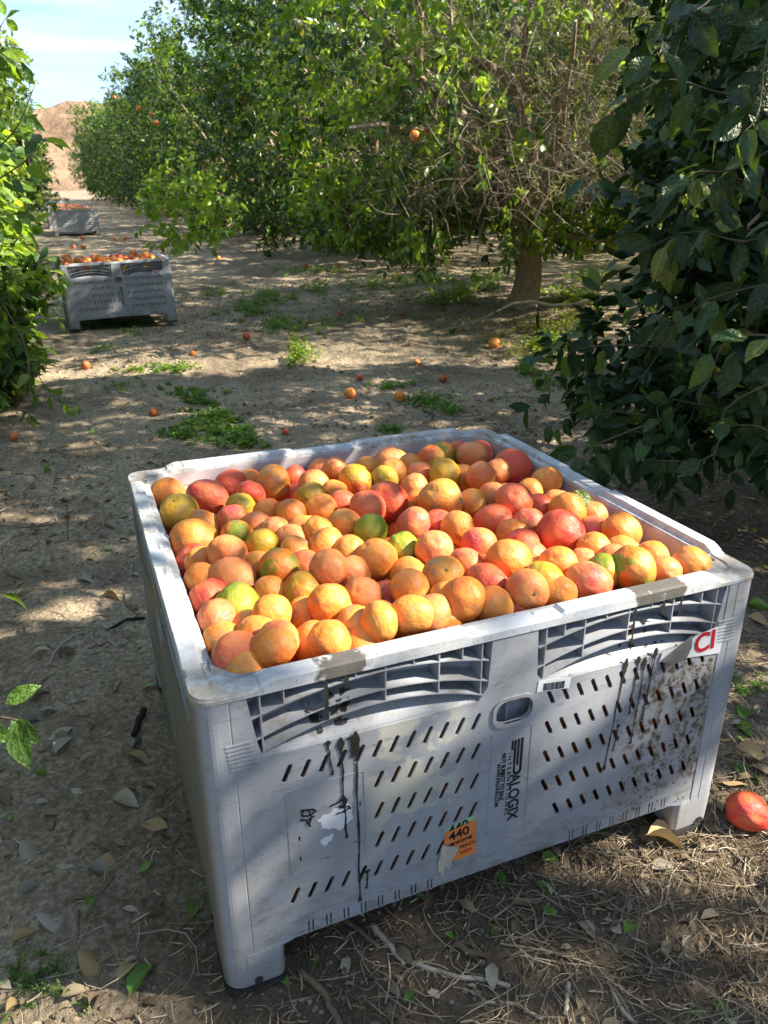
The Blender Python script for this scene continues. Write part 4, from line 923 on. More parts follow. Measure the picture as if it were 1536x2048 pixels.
def merge(c, o, off):
    c.A = np.concatenate([c.A, o.A]); c.P = np.concatenate([c.P, o.P+np.array(off)]); c.young = np.concatenate([c.young, o.young]); c.C = np.concatenate([c.C, o.C+np.array(off)]); return c
def crown(seed, rx, ry, z0, z1, nclus, per, leaf_len, thr=-.35, droop=.35, sparse=None, lump=.16, pw=2.6, flat=.0):
    """leaf frames and twig polylines of one crown centred on the trunk at the origin"""
    rng = np.random.default_rng(seed); c = Crown(); zc, rz = (z0+z1)/2, (z1-z0)/2
    U = nrm(rng.normal(size=(nclus*3, 3)))
    # superellipsoid radius
    k = (np.abs(U[:, 0]/rx)**pw+np.abs(U[:, 1]/ry)**pw+np.abs(U[:, 2]/rz)**pw)**(-1/pw)
    k = k*(1+lump*vnoise(U*2.2+seed, seed)+lump*.55*vnoise(U*6+seed, seed+1))
    den = vnoise(U*7+seed*3, seed+5)+.5*vnoise(U*15, seed+6)
    keep = den > thr+rng.uniform(-.15, .15, len(U))
    fr = 1-np.abs(rng.normal(0, .10, len(U)))-(rng.random(len(U)) < .22)*rng.uniform(.05, .45, len(U))
    C = U*(k*fr)[:, None]+np.array([0, 0, zc])
    if sparse is not None: keep &= rng.random(len(U)) > sparse(C)
    keep &= C[:, 2] > z0*.6
    U, C, fr = U[keep][:nclus], C[keep][:nclus], fr[keep][:nclus]
    Uo = nrm(U*np.array([1/rx, 1/ry, 1/rz])+1e-9)
    ax = nrm(Uo+.55*rng.normal(size=U.shape)+UP*np.where(C[:, 2:3] > zc, .35, -droop)); n_ = len(C)
    tl = rng.uniform(.14, .26, n_)
    tt = rng.uniform(0, 1, (n_, per)); base = C[:, None]+ax[:, None]*(tt*tl[:, None])[..., None]
    sd_ = nrm(np.cross(ax[:, None]+0*base, rng.normal(size=base.shape))); D = nrm(ax[:, None]*(.35+.6*tt[..., None])+sd_*.9+UP*(-.25))
    Nn = nrm(UP*.8+Uo[:, None]*.8+.35*rng.normal(size=base.shape))
    base, D, Nn = base.reshape(-1, 3), D.reshape(-1, 3), Nn.reshape(-1, 3); ln = leaf_len*rng.uniform(.62, 1.12, len(base)); wd = rng.uniform(.85, 1.2, len(base))
    A = frames(D, Nn, rng); A = A*ln[:, None, None]; A[:, :, 0] *= wd[:, None]
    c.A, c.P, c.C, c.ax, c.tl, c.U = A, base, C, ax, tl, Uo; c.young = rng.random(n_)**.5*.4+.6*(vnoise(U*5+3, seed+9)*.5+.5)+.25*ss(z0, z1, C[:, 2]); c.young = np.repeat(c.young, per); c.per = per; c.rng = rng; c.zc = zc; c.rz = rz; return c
def limbs(rng, zt, C, nl=6, nb_=46, r0=.2, z_lo=.6, trunk_lean=(0, 0), nt=900, twist=.5):
    """trunk + limb polylines reaching out towards sample crown points"""
    tp = np.array([trunk_lean[0], trunk_lean[1], zt]); parts_t, parts_l = [], []
    h = np.linspace(0, 1, 9)[:, None]; T = h*tp+np.stack([.05*np.sin(h[:, 0]*5), .04*np.cos(h[:, 0]*4)-.04, h[:, 0]*0], -1)
    fl = r0*(1+.55*np.exp(-h[:, 0]*9)+.18*h[:, 0]**6); parts_t.append(tubes(T[None], fl[None], 14))
    Lp = []; ends = C[rng.choice(len(C), nl*6)]; ang = np.arctan2(ends[:, 1], ends[:, 0]); order = np.argsort(ang); pick = order[np.linspace(0, len(order)-1, nl).astype(int)]
    s_ = np.linspace(0, 1, 9)[:, None]
    for i in pick:
        e_ = ends[i]*.82; e_[2] = max(e_[2], zt+.8); mid = tp*.5+e_*.5+rng.normal(0, .22, 3); mid[2] += .3
        Q = (1-s_)**2*tp+2*s_*(1-s_)*mid+s_**2*e_+rng.normal(0, .03, (9, 3))*s_; Lp.append(Q); parts_l.append(tubes(Q[None], (r0*.55*(1-s_[:, 0])**.8+.018)[None], 8))
    Lp = np.array(Lp); B = []
    e2 = C[rng.choice(len(C), nb_)]*.96
    for e_ in e2:
        allp = Lp[:, 2:8].reshape(-1, 3); j = np.argmin(np.linalg.norm(allp-e_*.55, axis=1)+rng.uniform(0, .5, len(allp))); st = allp[j]; mid = (st+e_)/2+rng.normal(0, .15, 3)
        B.append((1-s_)**2*st+2*s_*(1-s_)*mid+s_**2*e_)
    B = np.array(B); parts_l.append(tubes(B, np.broadcast_to((.030*(1-s_[:, 0])+.006)[None], (len(B), 9)), 5))
    return parts_t, parts_l, B
def twigs(rng, C, B, n, r=.0035, m=5, sag=.0):
    pick = C[rng.choice(len(C), n)]; src = B[:, 3:].reshape(-1, 3); idx = rng.choice(len(src), (n, 24)); d = np.linalg.norm(src[idx]-pick[:, None]*.9, axis=2); st = src[idx[np.arange(n), d.argmin(1)]]
    st = pick+nrm(st-pick)*np.minimum(np.linalg.norm(st-pick, axis=1, keepdims=True), rng.uniform(.25, .9, (n, 1)))
    s_ = np.linspace(0, 1, m)[None, :, None]; Q = st[:, None]*(1-s_)+pick[:, None]*s_+rng.normal(0, .03, (n, m, 3))*s_; Q[:, :, 2] -= sag*(s_[..., 0]**2)
    return tubes(Q, np.broadcast_to(np.linspace(r*1.6, r*.5, m)[None], (n, m)), 3)
def dead_twigs(rng, lo, hi, n, r=.0030, ln=(.15, .45), down=.6):
    """a tangle of thin dead twigs filling a box"""
    P0 = rng.uniform(lo, hi, (n, 3)); D = nrm(rng.normal(size=(n, 3))-UP*down); l_ = rng.uniform(*ln, n); s_ = np.linspace(0, 1, 4)
    bend = rng.normal(0, .25, (n, 3)); Q = P0[:, None]+D[:, None]*(l_[:, None]*s_[None])[..., None]+bend[:, None]*((l_[:, None]*s_[None]**2)[..., None])
    return tubes(Q, np.broadcast_to(np.linspace(r, r*.4, 4)[None], (n, 4)), 3)
def build_tree(name, label, cr, mats, tpl, loc, rz=0, zt=1.0, r0=.2, ntw=900, group=None, lean=(0, 0), singles=0, young_lit_thr=.86, extra=None, nb_=46, nl=6, scale=1.):
    root = empty(name, loc, rz); tag(root, label, 'tree', group); root.scale = (scale,)*3; rng = cr.rng
    tr, lb, B = limbs(rng, zt, cr.C, nl, nb_, r0, trunk_lean=lean)
    link('trunk', bigmesh('trunk', *join(tr)), root, M['bark']); link('limbs', bigmesh('limbs', *join(lb)), root, M['bark'])
    tw = [twigs(rng, cr.C, B, ntw)]; link('twigs', bigmesh('twigs', *join(tw), smooth=False), root, M['twig'])['kind'] = 'stuff'
    yl = cr.young > young_lit_thr; use = np.ones(len(cr.P), bool)
    if singles:
        c_, s_ = math.cos(rz), math.sin(rz); Rz = np.array([[c_, -s_, 0], [s_, c_, 0], [0, 0, 1]]); Wp = (cr.P*scale) @ Rz.T+np.array(loc)
        x, y, z = proj(Wp); vis = (z > .5) & (x > -30) & (x < 1560) & (y > -30) & (y < 2050)
        front = ((Wp-(np.array(loc)+np.array([0, 0, cr.zc])))*(CAM-np.array(loc))).sum(1) > 0
        cand = np.where(vis & front)[0]; cand = cand[np.argsort(z[cand])][:singles]; use[cand] = False
        for j, i in enumerate(cand):
            o = bpy.data.objects.new('leaf', LEAFM[j % 6]); COL.objects.link(o); o.parent = root
            o.matrix_local = Matrix([list(cr.A[i][k])+[cr.P[i][k]] for k in range(3)]+[[0, 0, 0, 1]])
            o.material_slots[0].link = 'OBJECT'; o.material_slots[0].material = M[VEIN[mats[1] if yl[i] else mats[0]]]
    v, f = LT[tpl]
    for sel, mt, nm in ((~yl & use, mats[0], 'foliage'), (yl & use, mats[1], 'young_lit_foliage')):
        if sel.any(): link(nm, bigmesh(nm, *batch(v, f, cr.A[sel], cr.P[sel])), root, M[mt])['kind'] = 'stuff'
    if extra: extra(root, rng)
    return root
for m_ in LEAFM: m_.materials.append(M['leaf'])
def spray(root, pts, n, size, mats, seed, gravity=.5, rwood=.006, young=.15, mat_w='stick_brown'):
    """a leafy branch: polyline in world space, big leaves as single parts"""
    rng = np.random.default_rng(seed); inv = root.matrix_world.inverted() if False else Matrix.LocRotScale(root.location, root.rotation_euler, root.scale).inverted()
    Q = np.array(pts, float); m_ = 12; tt = np.linspace(0, len(Q)-1, m_); k = np.minimum(tt.astype(int), len(Q)-2); fr = (tt-k)[:, None]
    g = lambda i: Q[np.clip(i, 0, len(Q)-1)]
    Pm = .5*((2*g(k))+(-g(k-1)+g(k+1))*fr+(2*g(k-1)-5*g(k)+4*g(k+1)-g(k+2))*fr**2+(-g(k-1)+3*g(k)-3*g(k+1)+g(k+2))*fr**3)
    o = link('branch', bigmesh('branch', *tubes(Pm[None], np.linspace(rwood, rwood*.3, m_)[None], 6)), root, M[mat_w]); o.matrix_local = inv
    T = np.gradient(Pm, axis=0)
    for i in range(n):
        u_ = (i+rng.uniform(0, 1))/n*(m_-1); j = min(int(u_), m_-2); p_ = Pm[j]+(Pm[j+1]-Pm[j])*(u_-j); ax = nrm(T[j])
        sd_ = nrm(np.cross(ax, rng.normal(size=3))); off = p_+sd_*rng.uniform(0, .05)*(i < n-2); D = nrm(ax*rng.uniform(.2, .9)+sd_*.8-UP*gravity*rng.uniform(.3, 1.3)); Nn = UP*.5+rng.normal(0, .45, 3)+nrm(CAM-p_)*.5
        A = frames(D[None], Nn[None], rng, .4)[0]*size*rng.uniform(.65, 1.1); A[:, 0] *= rng.uniform(.9, 1.25)
        l_ = bpy.data.objects.new('leaf', LEAFM[rng.integers(6)]); COL.objects.link(l_); l_.parent = root
        l_.matrix_local = inv @ Matrix([list(A[k_])+[off[k_]] for k_ in range(3)]+[[0, 0, 0, 1]])
        l_.material_slots[0].link = 'OBJECT'; l_.material_slots[0].material = M[VEIN[mats[1] if rng.random() < young else mats[0]]]

RG = 'grapefruit trees of the right hand row'; LG = 'grapefruit trees of the left hand row'
# generic crown used for the far trees (shared data)
gA = crown(1, 2.95, 3.2, .30, 6.1, 4600, 9, .145, lump=.27, thr=.0)
treeA = build_tree('grapefruit_tree', 'dense dark tree of the right row just left of the twiggy one, drooping skirt', gA, ('leaf', 'leaf_young_lit'), 'far', (5.85, 14.4, base_z(5.7, 14.4)), 0, group=RG, ntw=500, young_lit_thr=.93)
gB = crown(2, 2.95, 3.1, .30, 5.7, 4400, 9, .145, lump=.30, thr=.0)
treeB2 = build_tree('grapefruit_tree', 'dense tree of the right row beyond the first dark one', gB, ('leaf', 'leaf_young_lit'), 'far', (5.85, 20.8, base_z(5.6, 20.8)), .8, group=RG, ntw=500, young_lit_thr=.93)
for i, (x, y, dx, dy) in enumerate(((330, 350, 30, -20), (345, 400, 40, -10), (400, 420, 30, 5), (370, 460, 40, 5), (320, 430, 30, 20), (420, 470, 25, 25), (350, 380, 45, 10), (380, 500, 10, 30))):
    pass
gS = crown(71, .50, .50, -.75, .70, 120, 8, .13, lump=.35, pw=2.); P_ = px(365, 425, 11.4)
o_ = link('young_shoots', bigmesh('young_shoots', *batch(*LT['mid'], gS.A, gS.P+P_-np.array(treeA.location))), treeA, M['leaf_young_lit']); o_['kind'] = 'stuff'
for i, pp in enumerate(([(470, 400, 12.4), (400, 370, 11.9), (330, 335, 11.5)], [(480, 430, 12.4), (410, 400, 11.8), (345, 375, 11.4)], [(480, 450, 12.3), (420, 430, 11.7), (350, 420, 11.3)], [(470, 440, 12.3), (430, 470, 11.7), (375, 480, 11.3)], [(480, 400, 12.4), (440, 390, 11.8), (395, 350, 11.4)])): SPRAY_A = spray(treeA, [px(*q) for q in pp], 22, .17, ('leaf_young_lit', 'leaf_young_lit'), 700+i, .3, .012, .5, 'twig')
rt = random.Random(3)
for k in range(9):
    y = 27+6.2*k; c = copy_tree(treeA if k % 2 else treeB2); c.location = (5.9+rt.uniform(-.2, .2), y, base_z(5.6, y)-.05); c.rotation_euler = (0, 0, rt.uniform(0, 6)); s_ = rt.uniform(.92, 1.04); c.scale = (s_, s_, s_)
    c['label'] = f'far tree of the right row, {["third","fourth","fifth","sixth","seventh","eighth","ninth","tenth","eleventh"][k]} dense crown beyond the twiggy tree'
# nearer right-row trees outside the frame that shade the bin
for k, (y, lab) in enumerate(((-5.3, 'tree of the right row beside the camera, outside the picture on the right'), (-10.4, 'tree of the right row behind the camera'))):
    c = copy_tree(treeA if k else treeB2); c.location = (5.7, y, -.05); c.rotation_euler = (0, 0, 2.+k); c['label'] = lab
# second row on the right, behind
for k in range(7):
    y = -6+6.3*k; c = copy_tree(treeB2 if k % 2 else treeA); c.location = (11.6+rt.uniform(-.3, .3), y+1.5, 0); c.rotation_euler = (0, 0, rt.uniform(0, 6)); s_ = rt.uniform(.98, 1.06); c.scale = (s_, s_, s_)
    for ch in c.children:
        if ch.name.startswith('foliage') and k in (1, 2, 3): ch.material_slots[0].link = 'OBJECT'; ch.material_slots[0].material = M['leaf_young_lit']  # ordinary foliage recoloured lighter, sunlight through these crowns put into the leaf colour
    c['group'] = 'grapefruit trees of the next row to the right'; c['label'] = f'sunlit tree of the next row seen behind the trunk, {["first","second","third","fourth","fifth","sixth","seventh"][k]} from the near end'
# left row
gL = crown(5, 2.48, 3.1, .1, 4.7, 8200, 9, .115, lump=.10, pw=3.8, thr=-.55)
merge(gL, crown(51, .85, 1.15, .0, 1.7, 1300, 9, .115, lump=.25, pw=2.2), (1.78, -1.5, 0)); merge(gL, crown(52, .45, .6, .0, .8, 350, 9, .11, lump=.25, pw=2.2), (2.05, -1.6, .05))
treeL = build_tree('grapefruit_tree', 'nearest tree of the left row, bright yellow green where the sun strikes it', gL, ('leaf', 'leaf_young_lit'), 'mid', (-3.05, 6.9, -.1), 0, group=LG, ntw=900, singles=300, young_lit_thr=.72)  # extra pale leaves here put sunlight into the crown's colour
for k in range(9):
    y = 13.1+6.1*k; c = copy_tree(treeB2 if k % 2 else treeA); c.location = (-3.15+rt.uniform(-.12, .12)-.02*k, y, base_z(-3, y)); c.rotation_euler = (0, 0, rt.uniform(0, 6)); s_ = rt.uniform(.80, .86); c.scale = (s_*1.0, s_, s_)
    c['group'] = LG; c['label'] = f'tree of the left row, {["second","third","fourth","fifth","sixth","seventh","eighth","ninth","tenth"][k]} one along the path behind the bright nearest one'
tL0 = copy_tree(treeA); tL0.location = (-3.2, .6, -.1); tL0.rotation_euler = (0, 0, 1.3); tL0.scale = (.82,)*3; tL0['group'] = LG; tL0['label'] = 'left row tree beside the camera whose leafy sprig enters at lower left'
# the twiggy tree with the visible trunk
def sp(C):
    side = np.exp(-(((C[:, 0]+1.0)/1.6)**2+((C[:, 1]+1.9)/1.7)**2+((C[:, 2]-1.9)/1.5)**2)); return np.clip(np.where(C[:, 0] > -1.1, .84, .6)*((C[:, 2] < 3.3+.6*vnoise(C*1.3, 4)) & (C[:, 1] < .5) & (C[:, 0] > -1.9)), 0, .96)
gT = crown(8, 3.1, 2.6, .75, 5.9, 5000, 8, .115, thr=-.15, sparse=sp, lump=.2)
def twiggy(root, rng):
    q = [dead_twigs(rng, (-2.4, -2.8, 1.35), (2.0, -1.0, 3.4), 2900), dead_twigs(rng, (-2.6, -2.2, 1.2), (.6, .8, 3.2), 2600), dead_twigs(rng, (-1.5, -2.4, 1.6), (2.6, -1.2, 4.2), 1500), dead_twigs(rng, (-.5, -2.6, 1.4), (3.0, .5, 3.6), 2000)]
    link('dead_twigs', bigmesh('dead_twigs', *join(q), smooth=False), root, M['twig'])['kind'] = 'stuff'
    s_ = np.linspace(0, 1, 12)[:, None]
    for e_, md, r in (((1.9, -1.6, .35), (.9, -.6, 1.0), .04), ((-2.9, -1.8, 1.9), (-1., -.9, 2.2), .05), ((-1.4, -2.8, 2.6), (-.4, -1.3, 1.7), .05), ((1.5, -2.4, 2.6), (.6, -1.2, 1.6), .06)):
        Q = (1-s_)**2*np.array([0, -.05, .9])+2*s_*(1-s_)*np.array(md)+s_**2*np.array(e_); Q += rng.normal(0, .02, Q.shape)
        link('limb', bigmesh('limb', *tubes(Q[None], np.linspace(r, r*.35, 12)[None], 7)), root, M['twig'] if r < .035 else M['bark'])
def low_branch(root):
    spray(root, [px(1330, 600, 8.6), px(1240, 585, 8.7), px(1130, 612, 8.7), px(1040, 603, 8.7), px(960, 640, 8.6), px(880, 662, 8.5)], 14, .11, ('leaf', 'leaf_young_lit'), 991, .5, .030, .3, 'twig')
TB, _ = ground_at(1045, 612)
TL_ = np.array([TB[0]+.05, TB[1]+.1, TB[2]-.06])
for k, (q, r_, n) in enumerate((((690, 430, 9.2), .55, 190), ((840, 440, 9.2), .50, 150), ((960, 400, 9.3), .50, 150), ((1110, 455, 9.3), .42, 120), ((1215, 430, 9.4), .5, 150), ((1050, 330, 9.0), .55, 150), ((900, 330, 9.0), .5, 130), ((1190, 300, 9.2), .55, 150), ((1040, 200, 8.9), .6, 150), ((1160, 130, 9.0), .6, 150))):
    merge(gT, crown(80+k, r_, r_, -r_*.8, r_*.8, n, 8, .115, lump=.4, pw=2.), px(*q)-TL_)
treeT = build_tree('grapefruit_tree', 'old twiggy tree with a sunlit tan trunk and bare grey twigs hanging inside', gT, ('leaf', 'leaf_young_lit'), 'mid', (TB[0]+.05, TB[1]+.1, TB[2]-.06), 0, group=RG, zt=1.05, r0=.165, ntw=1600, singles=300, extra=twiggy, young_lit_thr=.60)  # many leaves take the paler colour, backlight put into the crown
low_branch(treeT)
# the dark foreground tree at the right edge
def spc(C): return .95*np.exp(-(((C[:, 0]+2.2)/1.2)**2+((C[:, 1])/1.6)**2+((C[:, 2]-.3)/.45)**2))
gC = crown(13, 2.55, 2.2, .4, 5.1, 6600, 9, .122, lump=.20, sparse=spc, pw=2.4, thr=-.05)
def wl(p, loc, rz):                 # world point to a tree's own frame
    v = np.array(p)-np.array(loc); c_, s_ = math.cos(-rz), math.sin(-rz); return (c_*v[0]-s_*v[1], s_*v[0]+c_*v[1], v[2])
TCL = (5.3, 1.5, -.05)
for k, (q, r_, n) in enumerate((((1540, 640, 3.3), .42, 260), ((1350, 800, 3.3), .19, 60), ((1275, 850, 3.1), .13, 26), ((1530, 400, 3.0), .42, 240), ((1530, 770, 3.0), .30, 130), ((1200, 720, 3.4), .15, 30))):
    P_ = px(*q); o_ = wl(P_, TCL, .4); merge(gC, crown(60+k, r_, r_, -r_, r_, n, 8, .105, lump=.3, pw=2.), o_)
treeC = build_tree('grapefruit_tree', 'large dark shaded tree filling the right edge, branches hanging over the bin', gC, ('leaf_dark', 'leaf'), 'mid', TCL, .4, group=RG, ntw=1200, singles=110, young_lit_thr=.93)
dk = ('leaf_dark', 'leaf')
SP = [  # pixel x, y and depth of branch points, leaves, size
 ([(1560, -40, 2.5), (1430, 30, 2.3), (1300, 90, 2.15), (1215, 130, 2.05)], 15, .135), ([(1590, 120, 2.4), (1470, 170, 2.25), (1350, 190, 2.15), (1235, 245, 2.1)], 15, .13), ([(1500, -80, 2.3), (1440, 10, 2.2), (1400, 60, 2.1)], 9, .14),
 ([(1600, 280, 2.3), (1500, 330, 2.2), (1400, 340, 2.15), (1345, 350, 2.1)], 14, .125), ([(1600, 420, 2.3), (1480, 450, 2.3), (1360, 470, 2.35), (1300, 500, 2.4)], 14, .12), ([(1580, 560, 2.3), (1460, 590, 2.3), (1370, 600, 2.4), (1290, 610, 2.5)], 13, .12),
 ([(1600, 520, 2.0), (1540, 640, 2.0), (1480, 720, 2.05), (1420, 790, 2.1)], 13, .125), ([(1610, 700, 2.9), (1500, 790, 2.9), (1340, 820, 2.9), (1300, 860, 2.85), (1200, 820, 2.95), (1150, 720, 3.0)], 20, .105),
 ([(1300, 860, 2.85), (1230, 880, 2.8), (1170, 920, 2.75), (1180, 960, 2.7)], 12, .105), ([(1420, 700, 2.6), (1300, 720, 2.8), (1190, 690, 2.95), (1130, 680, 3.0)], 15, .10), ([(1260, 830, 2.9), (1180, 800, 3.0), (1120, 820, 3.05)], 10, .10),
 ([(1590, 740, 2.2), (1480, 830, 2.2), (1400, 910, 2.2), (1325, 960, 2.2)], 5, .11), ([(1590, 250, 2.7), (1480, 240, 2.8), (1400, 270, 2.9)], 12, .12), ([(1600, 880, 2.1), (1545, 860, 2.1), (1510, 840, 2.1)], 5, .11), ([(1600, 50, 2.1), (1530, 100, 2.05), (1480, 200, 2.0), (1450, 260, 2.0)], 12, .135)]
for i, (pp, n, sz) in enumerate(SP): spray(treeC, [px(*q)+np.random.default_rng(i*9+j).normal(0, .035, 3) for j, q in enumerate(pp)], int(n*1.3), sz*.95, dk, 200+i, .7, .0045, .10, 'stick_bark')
yl = ('leaf_young_lit', 'leaf')
for i, (pp, n, sz, md, root) in enumerate((([(-90, 1440, 1.5), (-40, 1430, 1.45), (0, 1435, 1.4), (35, 1440, 1.38)], 7, .085, ('leaf', 'leaf'), tL0), ([(-60, 1150, 1.6), (-25, 1180, 1.6), (0, 1190, 1.6)], 3, .06, ('leaf', 'leaf'), tL0),
        ([(-40, 330, 4.2), (30, 260, 4.1), (62, 190, 4.0), (72, 158, 4.0)], 12, .13, yl, treeL), ([(-40, 380, 3.8), (40, 330, 3.7), (95, 275, 3.6)], 12, .12, ('leaf', 'leaf_young_lit'), treeL), ([(-60, 180, 4.0), (-20, 90, 3.9), (15, 30, 3.9)], 16, .12, yl, treeL), ([(-60, 60, 4.0), (0, 110, 3.9), (35, 130, 3.9)], 14, .11, yl, treeL),
        ([(-60, 420, 3.9), (20, 440, 3.9), (70, 450, 3.9)], 14, .11, yl, treeL), ([(20, 650, 5), (70, 740, 4.9), (110, 800, 4.8), (150, 812, 4.8)], 12, .11, ('leaf', 'leaf'), treeL), ([(0, 600, 5), (50, 690, 4.9), (60, 790, 4.7), (55, 840, 4.7)], 14, .11, ('leaf', 'leaf'), treeL))):
    spray(root, [px(*q) for q in pp], n, sz, md, 300+i, .45, .005, .3)
# fruit still on the trees
for (x, y, rp, lab) in ((829, 272, 11, 'left of two oranges hanging high in the twiggy tree'), (857, 267, 9, 'right of two oranges hanging high in the twiggy tree'), (751, 453, 7.5, 'orange fruit hanging low in the twiggy tree'), (600, 50, 6.5, 'orange fruit near the top of the twiggy tree'), (277, 217, 5, 'left of three oranges hanging high on the far dark tree'), (303, 228, 5, 'middle of three oranges hanging high on the far dark tree'), (312, 246, 5.5, 'lowest of three oranges hanging high on the far dark tree'), (229, 195, 4, 'small orange high at the left end of the far dark crown')):
    d_ = .046*F/rp; o = fruit(tuple(px(x, y, d_)), .046, 'O', lo=True, stem=False); tag(o, lab, 'grapefruit', 'grapefruit still hanging on the trees')

# ------------------------------------------------------------------ litter, twigs, weeds
RNG = np.random.default_rng(77)
def on_ground(x, y, up=0.): return np.stack([x, y, ground_z(x, y)+up], -1)
def outside_bins(x, y): return ~((np.abs(x-.6) < .47) & (np.abs(y-.6) < .47))
def scatter(n, f):
    """n points by weight function over the near orchard floor"""
    out = []
    tot = 0
    while tot < n:
        X_ = RNG.uniform(-1.6, 7.5, 40000); Y_ = -1.0+np.abs(RNG.normal(0, 1, 40000))*4.5
        w = f(X_, Y_); k = RNG.random(40000) < w; k &= outside_bins(X_, Y_); out.append(np.stack([X_[k], Y_[k]], -1)); tot += k.sum()
    return np.concatenate(out)[:n]
nearbin = lambda X_, Y_: ss(.9, -.2, Y_)*ss(-.5, .2, X_)
def w_leaf(X_, Y_): return np.clip(.10+.5*ss(1.6, 2.6, X_)*ss(4, 2.6, Y_)+.45*nearbin(X_, Y_)+.25*ss(-.1, -.9, X_)+.25*ss(3.0, 4.5, X_)+.25*(vnoise(np.stack([X_, Y_, X_*0], -1)*1.5, 5) > .2)*ss(3, 0, Y_), 0, 1)
def flat_frames(n, tilt=.25):
    a_ = RNG.uniform(0, 6.283, n); D = np.stack([np.cos(a_), np.sin(a_), RNG.normal(0, tilt*.5, n)], -1); Nn = np.stack([RNG.normal(0, tilt, n), RNG.normal(0, tilt, n), np.ones(n)], -1); return frames(D, Nn, RNG, .12)
def curled(kind, curl):
    v, f = LT[kind]; v = np.array(v, float); v[:, 2] += curl*(np.abs(v[:, 0])*2)**1.5*.35+.12*curl*np.sin(v[:, 1]*3.1); return v, f
for nm, n, sz, mt, tpl, cu in (('leaf_litter', 3600, (.025, .065), 'litter', 'mid', 1.), ('leaf_litter', 3600, (.015, .05), 'litter', 'mid', -.7), ('leaf_litter', 500, (.03, .07), 'litter_green', 'mid', .3)):
    XY = scatter(n, w_leaf if mt != 'litter_green' else lambda a_, b_: w_leaf(a_, b_)*.4+.1); v, f = curled(tpl, cu); A = flat_frames(n)*RNG.uniform(*sz, n)[:, None, None]
    o = link(nm, bigmesh(nm, *batch(v, f, A, on_ground(XY[:, 0], XY[:, 1], .004))), None, M[mt]); tag(o, 'scattered small dry and fresh leaves covering the orchard floor', 'leaf litter', kind='stuff')
def strands(n, w, ln, rr, mt, nm, lab, bend=.3, up=.004):
    XY = scatter(n, w); a_ = RNG.uniform(0, 6.283, n); l_ = RNG.uniform(*ln, n)*RNG.choice([.5, 1, 1.4], n); s_ = np.linspace(-.5, .5, 5); D = np.stack([np.cos(a_), np.sin(a_)], -1); Nn = np.stack([-D[:, 1], D[:, 0]], -1); b_ = RNG.normal(0, bend, n)
    Q = XY[:, None]+D[:, None]*(l_[:, None]*s_)[..., None]+Nn[:, None]*(b_[:, None]*l_[:, None]*(s_**2))[..., None]
    Z = ground_z(Q[..., 0], Q[..., 1])+up+np.abs(RNG.normal(0, up*1.2, n))[:, None]*(1+s_[None]*RNG.choice([-2, 2], n)[:, None]); R_ = RNG.uniform(*rr, n)
    tag(link(nm, bigmesh(nm, *tubes(np.concatenate([Q, Z[..., None]], -1), R_[:, None]*np.array([.7, 1, 1, .9, .5])[None], 3), smooth=False), None, M[mt]), lab, nm.replace('_', ' '), kind='stuff')
def w_straw(X_, Y_):
    c = np.exp(-(((X_-1.05)/.30)**2+((Y_+.30)/.28)**2)); c2 = np.exp(-(((X_-.75)/.28)**2+((Y_+.12)/.16)**2)); return np.clip(1.3*c+.9*c2+.28*nearbin(X_, Y_)+.02, 0, 1)
strands(7500, w_straw, (.05, .14), (.0006, .0013), 'straw', 'straw', 'dry straw and grass stalks matted on the soil by the bin', .8, .006)
strands(34000, lambda a_, b_: np.clip(.10+.8*nearbin(a_, b_)+.12*ss(1.8, 2.6, a_), 0, 1), (.012, .045), (.0010, .0024), 'straw', 'wood_chips', 'crumbled twig chips on the soil', .3, .003)
strands(2200, lambda a_, b_: np.clip(.25+.4*ss(2, 3, a_)+.2*ss(0, -.6, a_), 0, 1), (.06, .22), (.0014, .0035), 'twig', 'small_twigs', 'small dead twigs scattered over the path', .6, .005)
v_, f_ = curled('mid', .2); v_[:, 2] += .04; n_ = 1500; XY = scatter(n_, lambda a_, b_: np.clip(.06+.9*nearbin(a_, b_)+.2*ss(2, 3, a_), 0, 1)); A = flat_frames(n_, .35)*RNG.uniform(.012, .045, n_)[:, None, None]
tag(link('bark_scraps', bigmesh('bark_scraps', *batch(v_, f_, A, on_ground(XY[:, 0], XY[:, 1], .005)), smooth=False), None, M['twig']), 'grey scraps of bark and crushed leaf on the mulch', 'bark scraps', kind='stuff')
# crumbs of soil
XY = scatter(26000, lambda a_, b_: np.clip(.25+.5*nearbin(a_, b_)+.3*ss(4, 0, b_), 0, 1)); v, f = ico(1); A = np.eye(3)[None]*(RNG.uniform(.0015, .0065, (26000, 1, 1))**1.0)*np.array([1, 1, .7])[None, None]
tag(link('soil_crumbs', bigmesh('soil_crumbs', *batch(v, f, A, on_ground(XY[:, 0], XY[:, 1], .001))), None, wood_mat('soil_crumb', (.07, .055, .042), (.22, .19, .15))), 'crumbs of dry soil on the path', 'soil', kind='stuff')

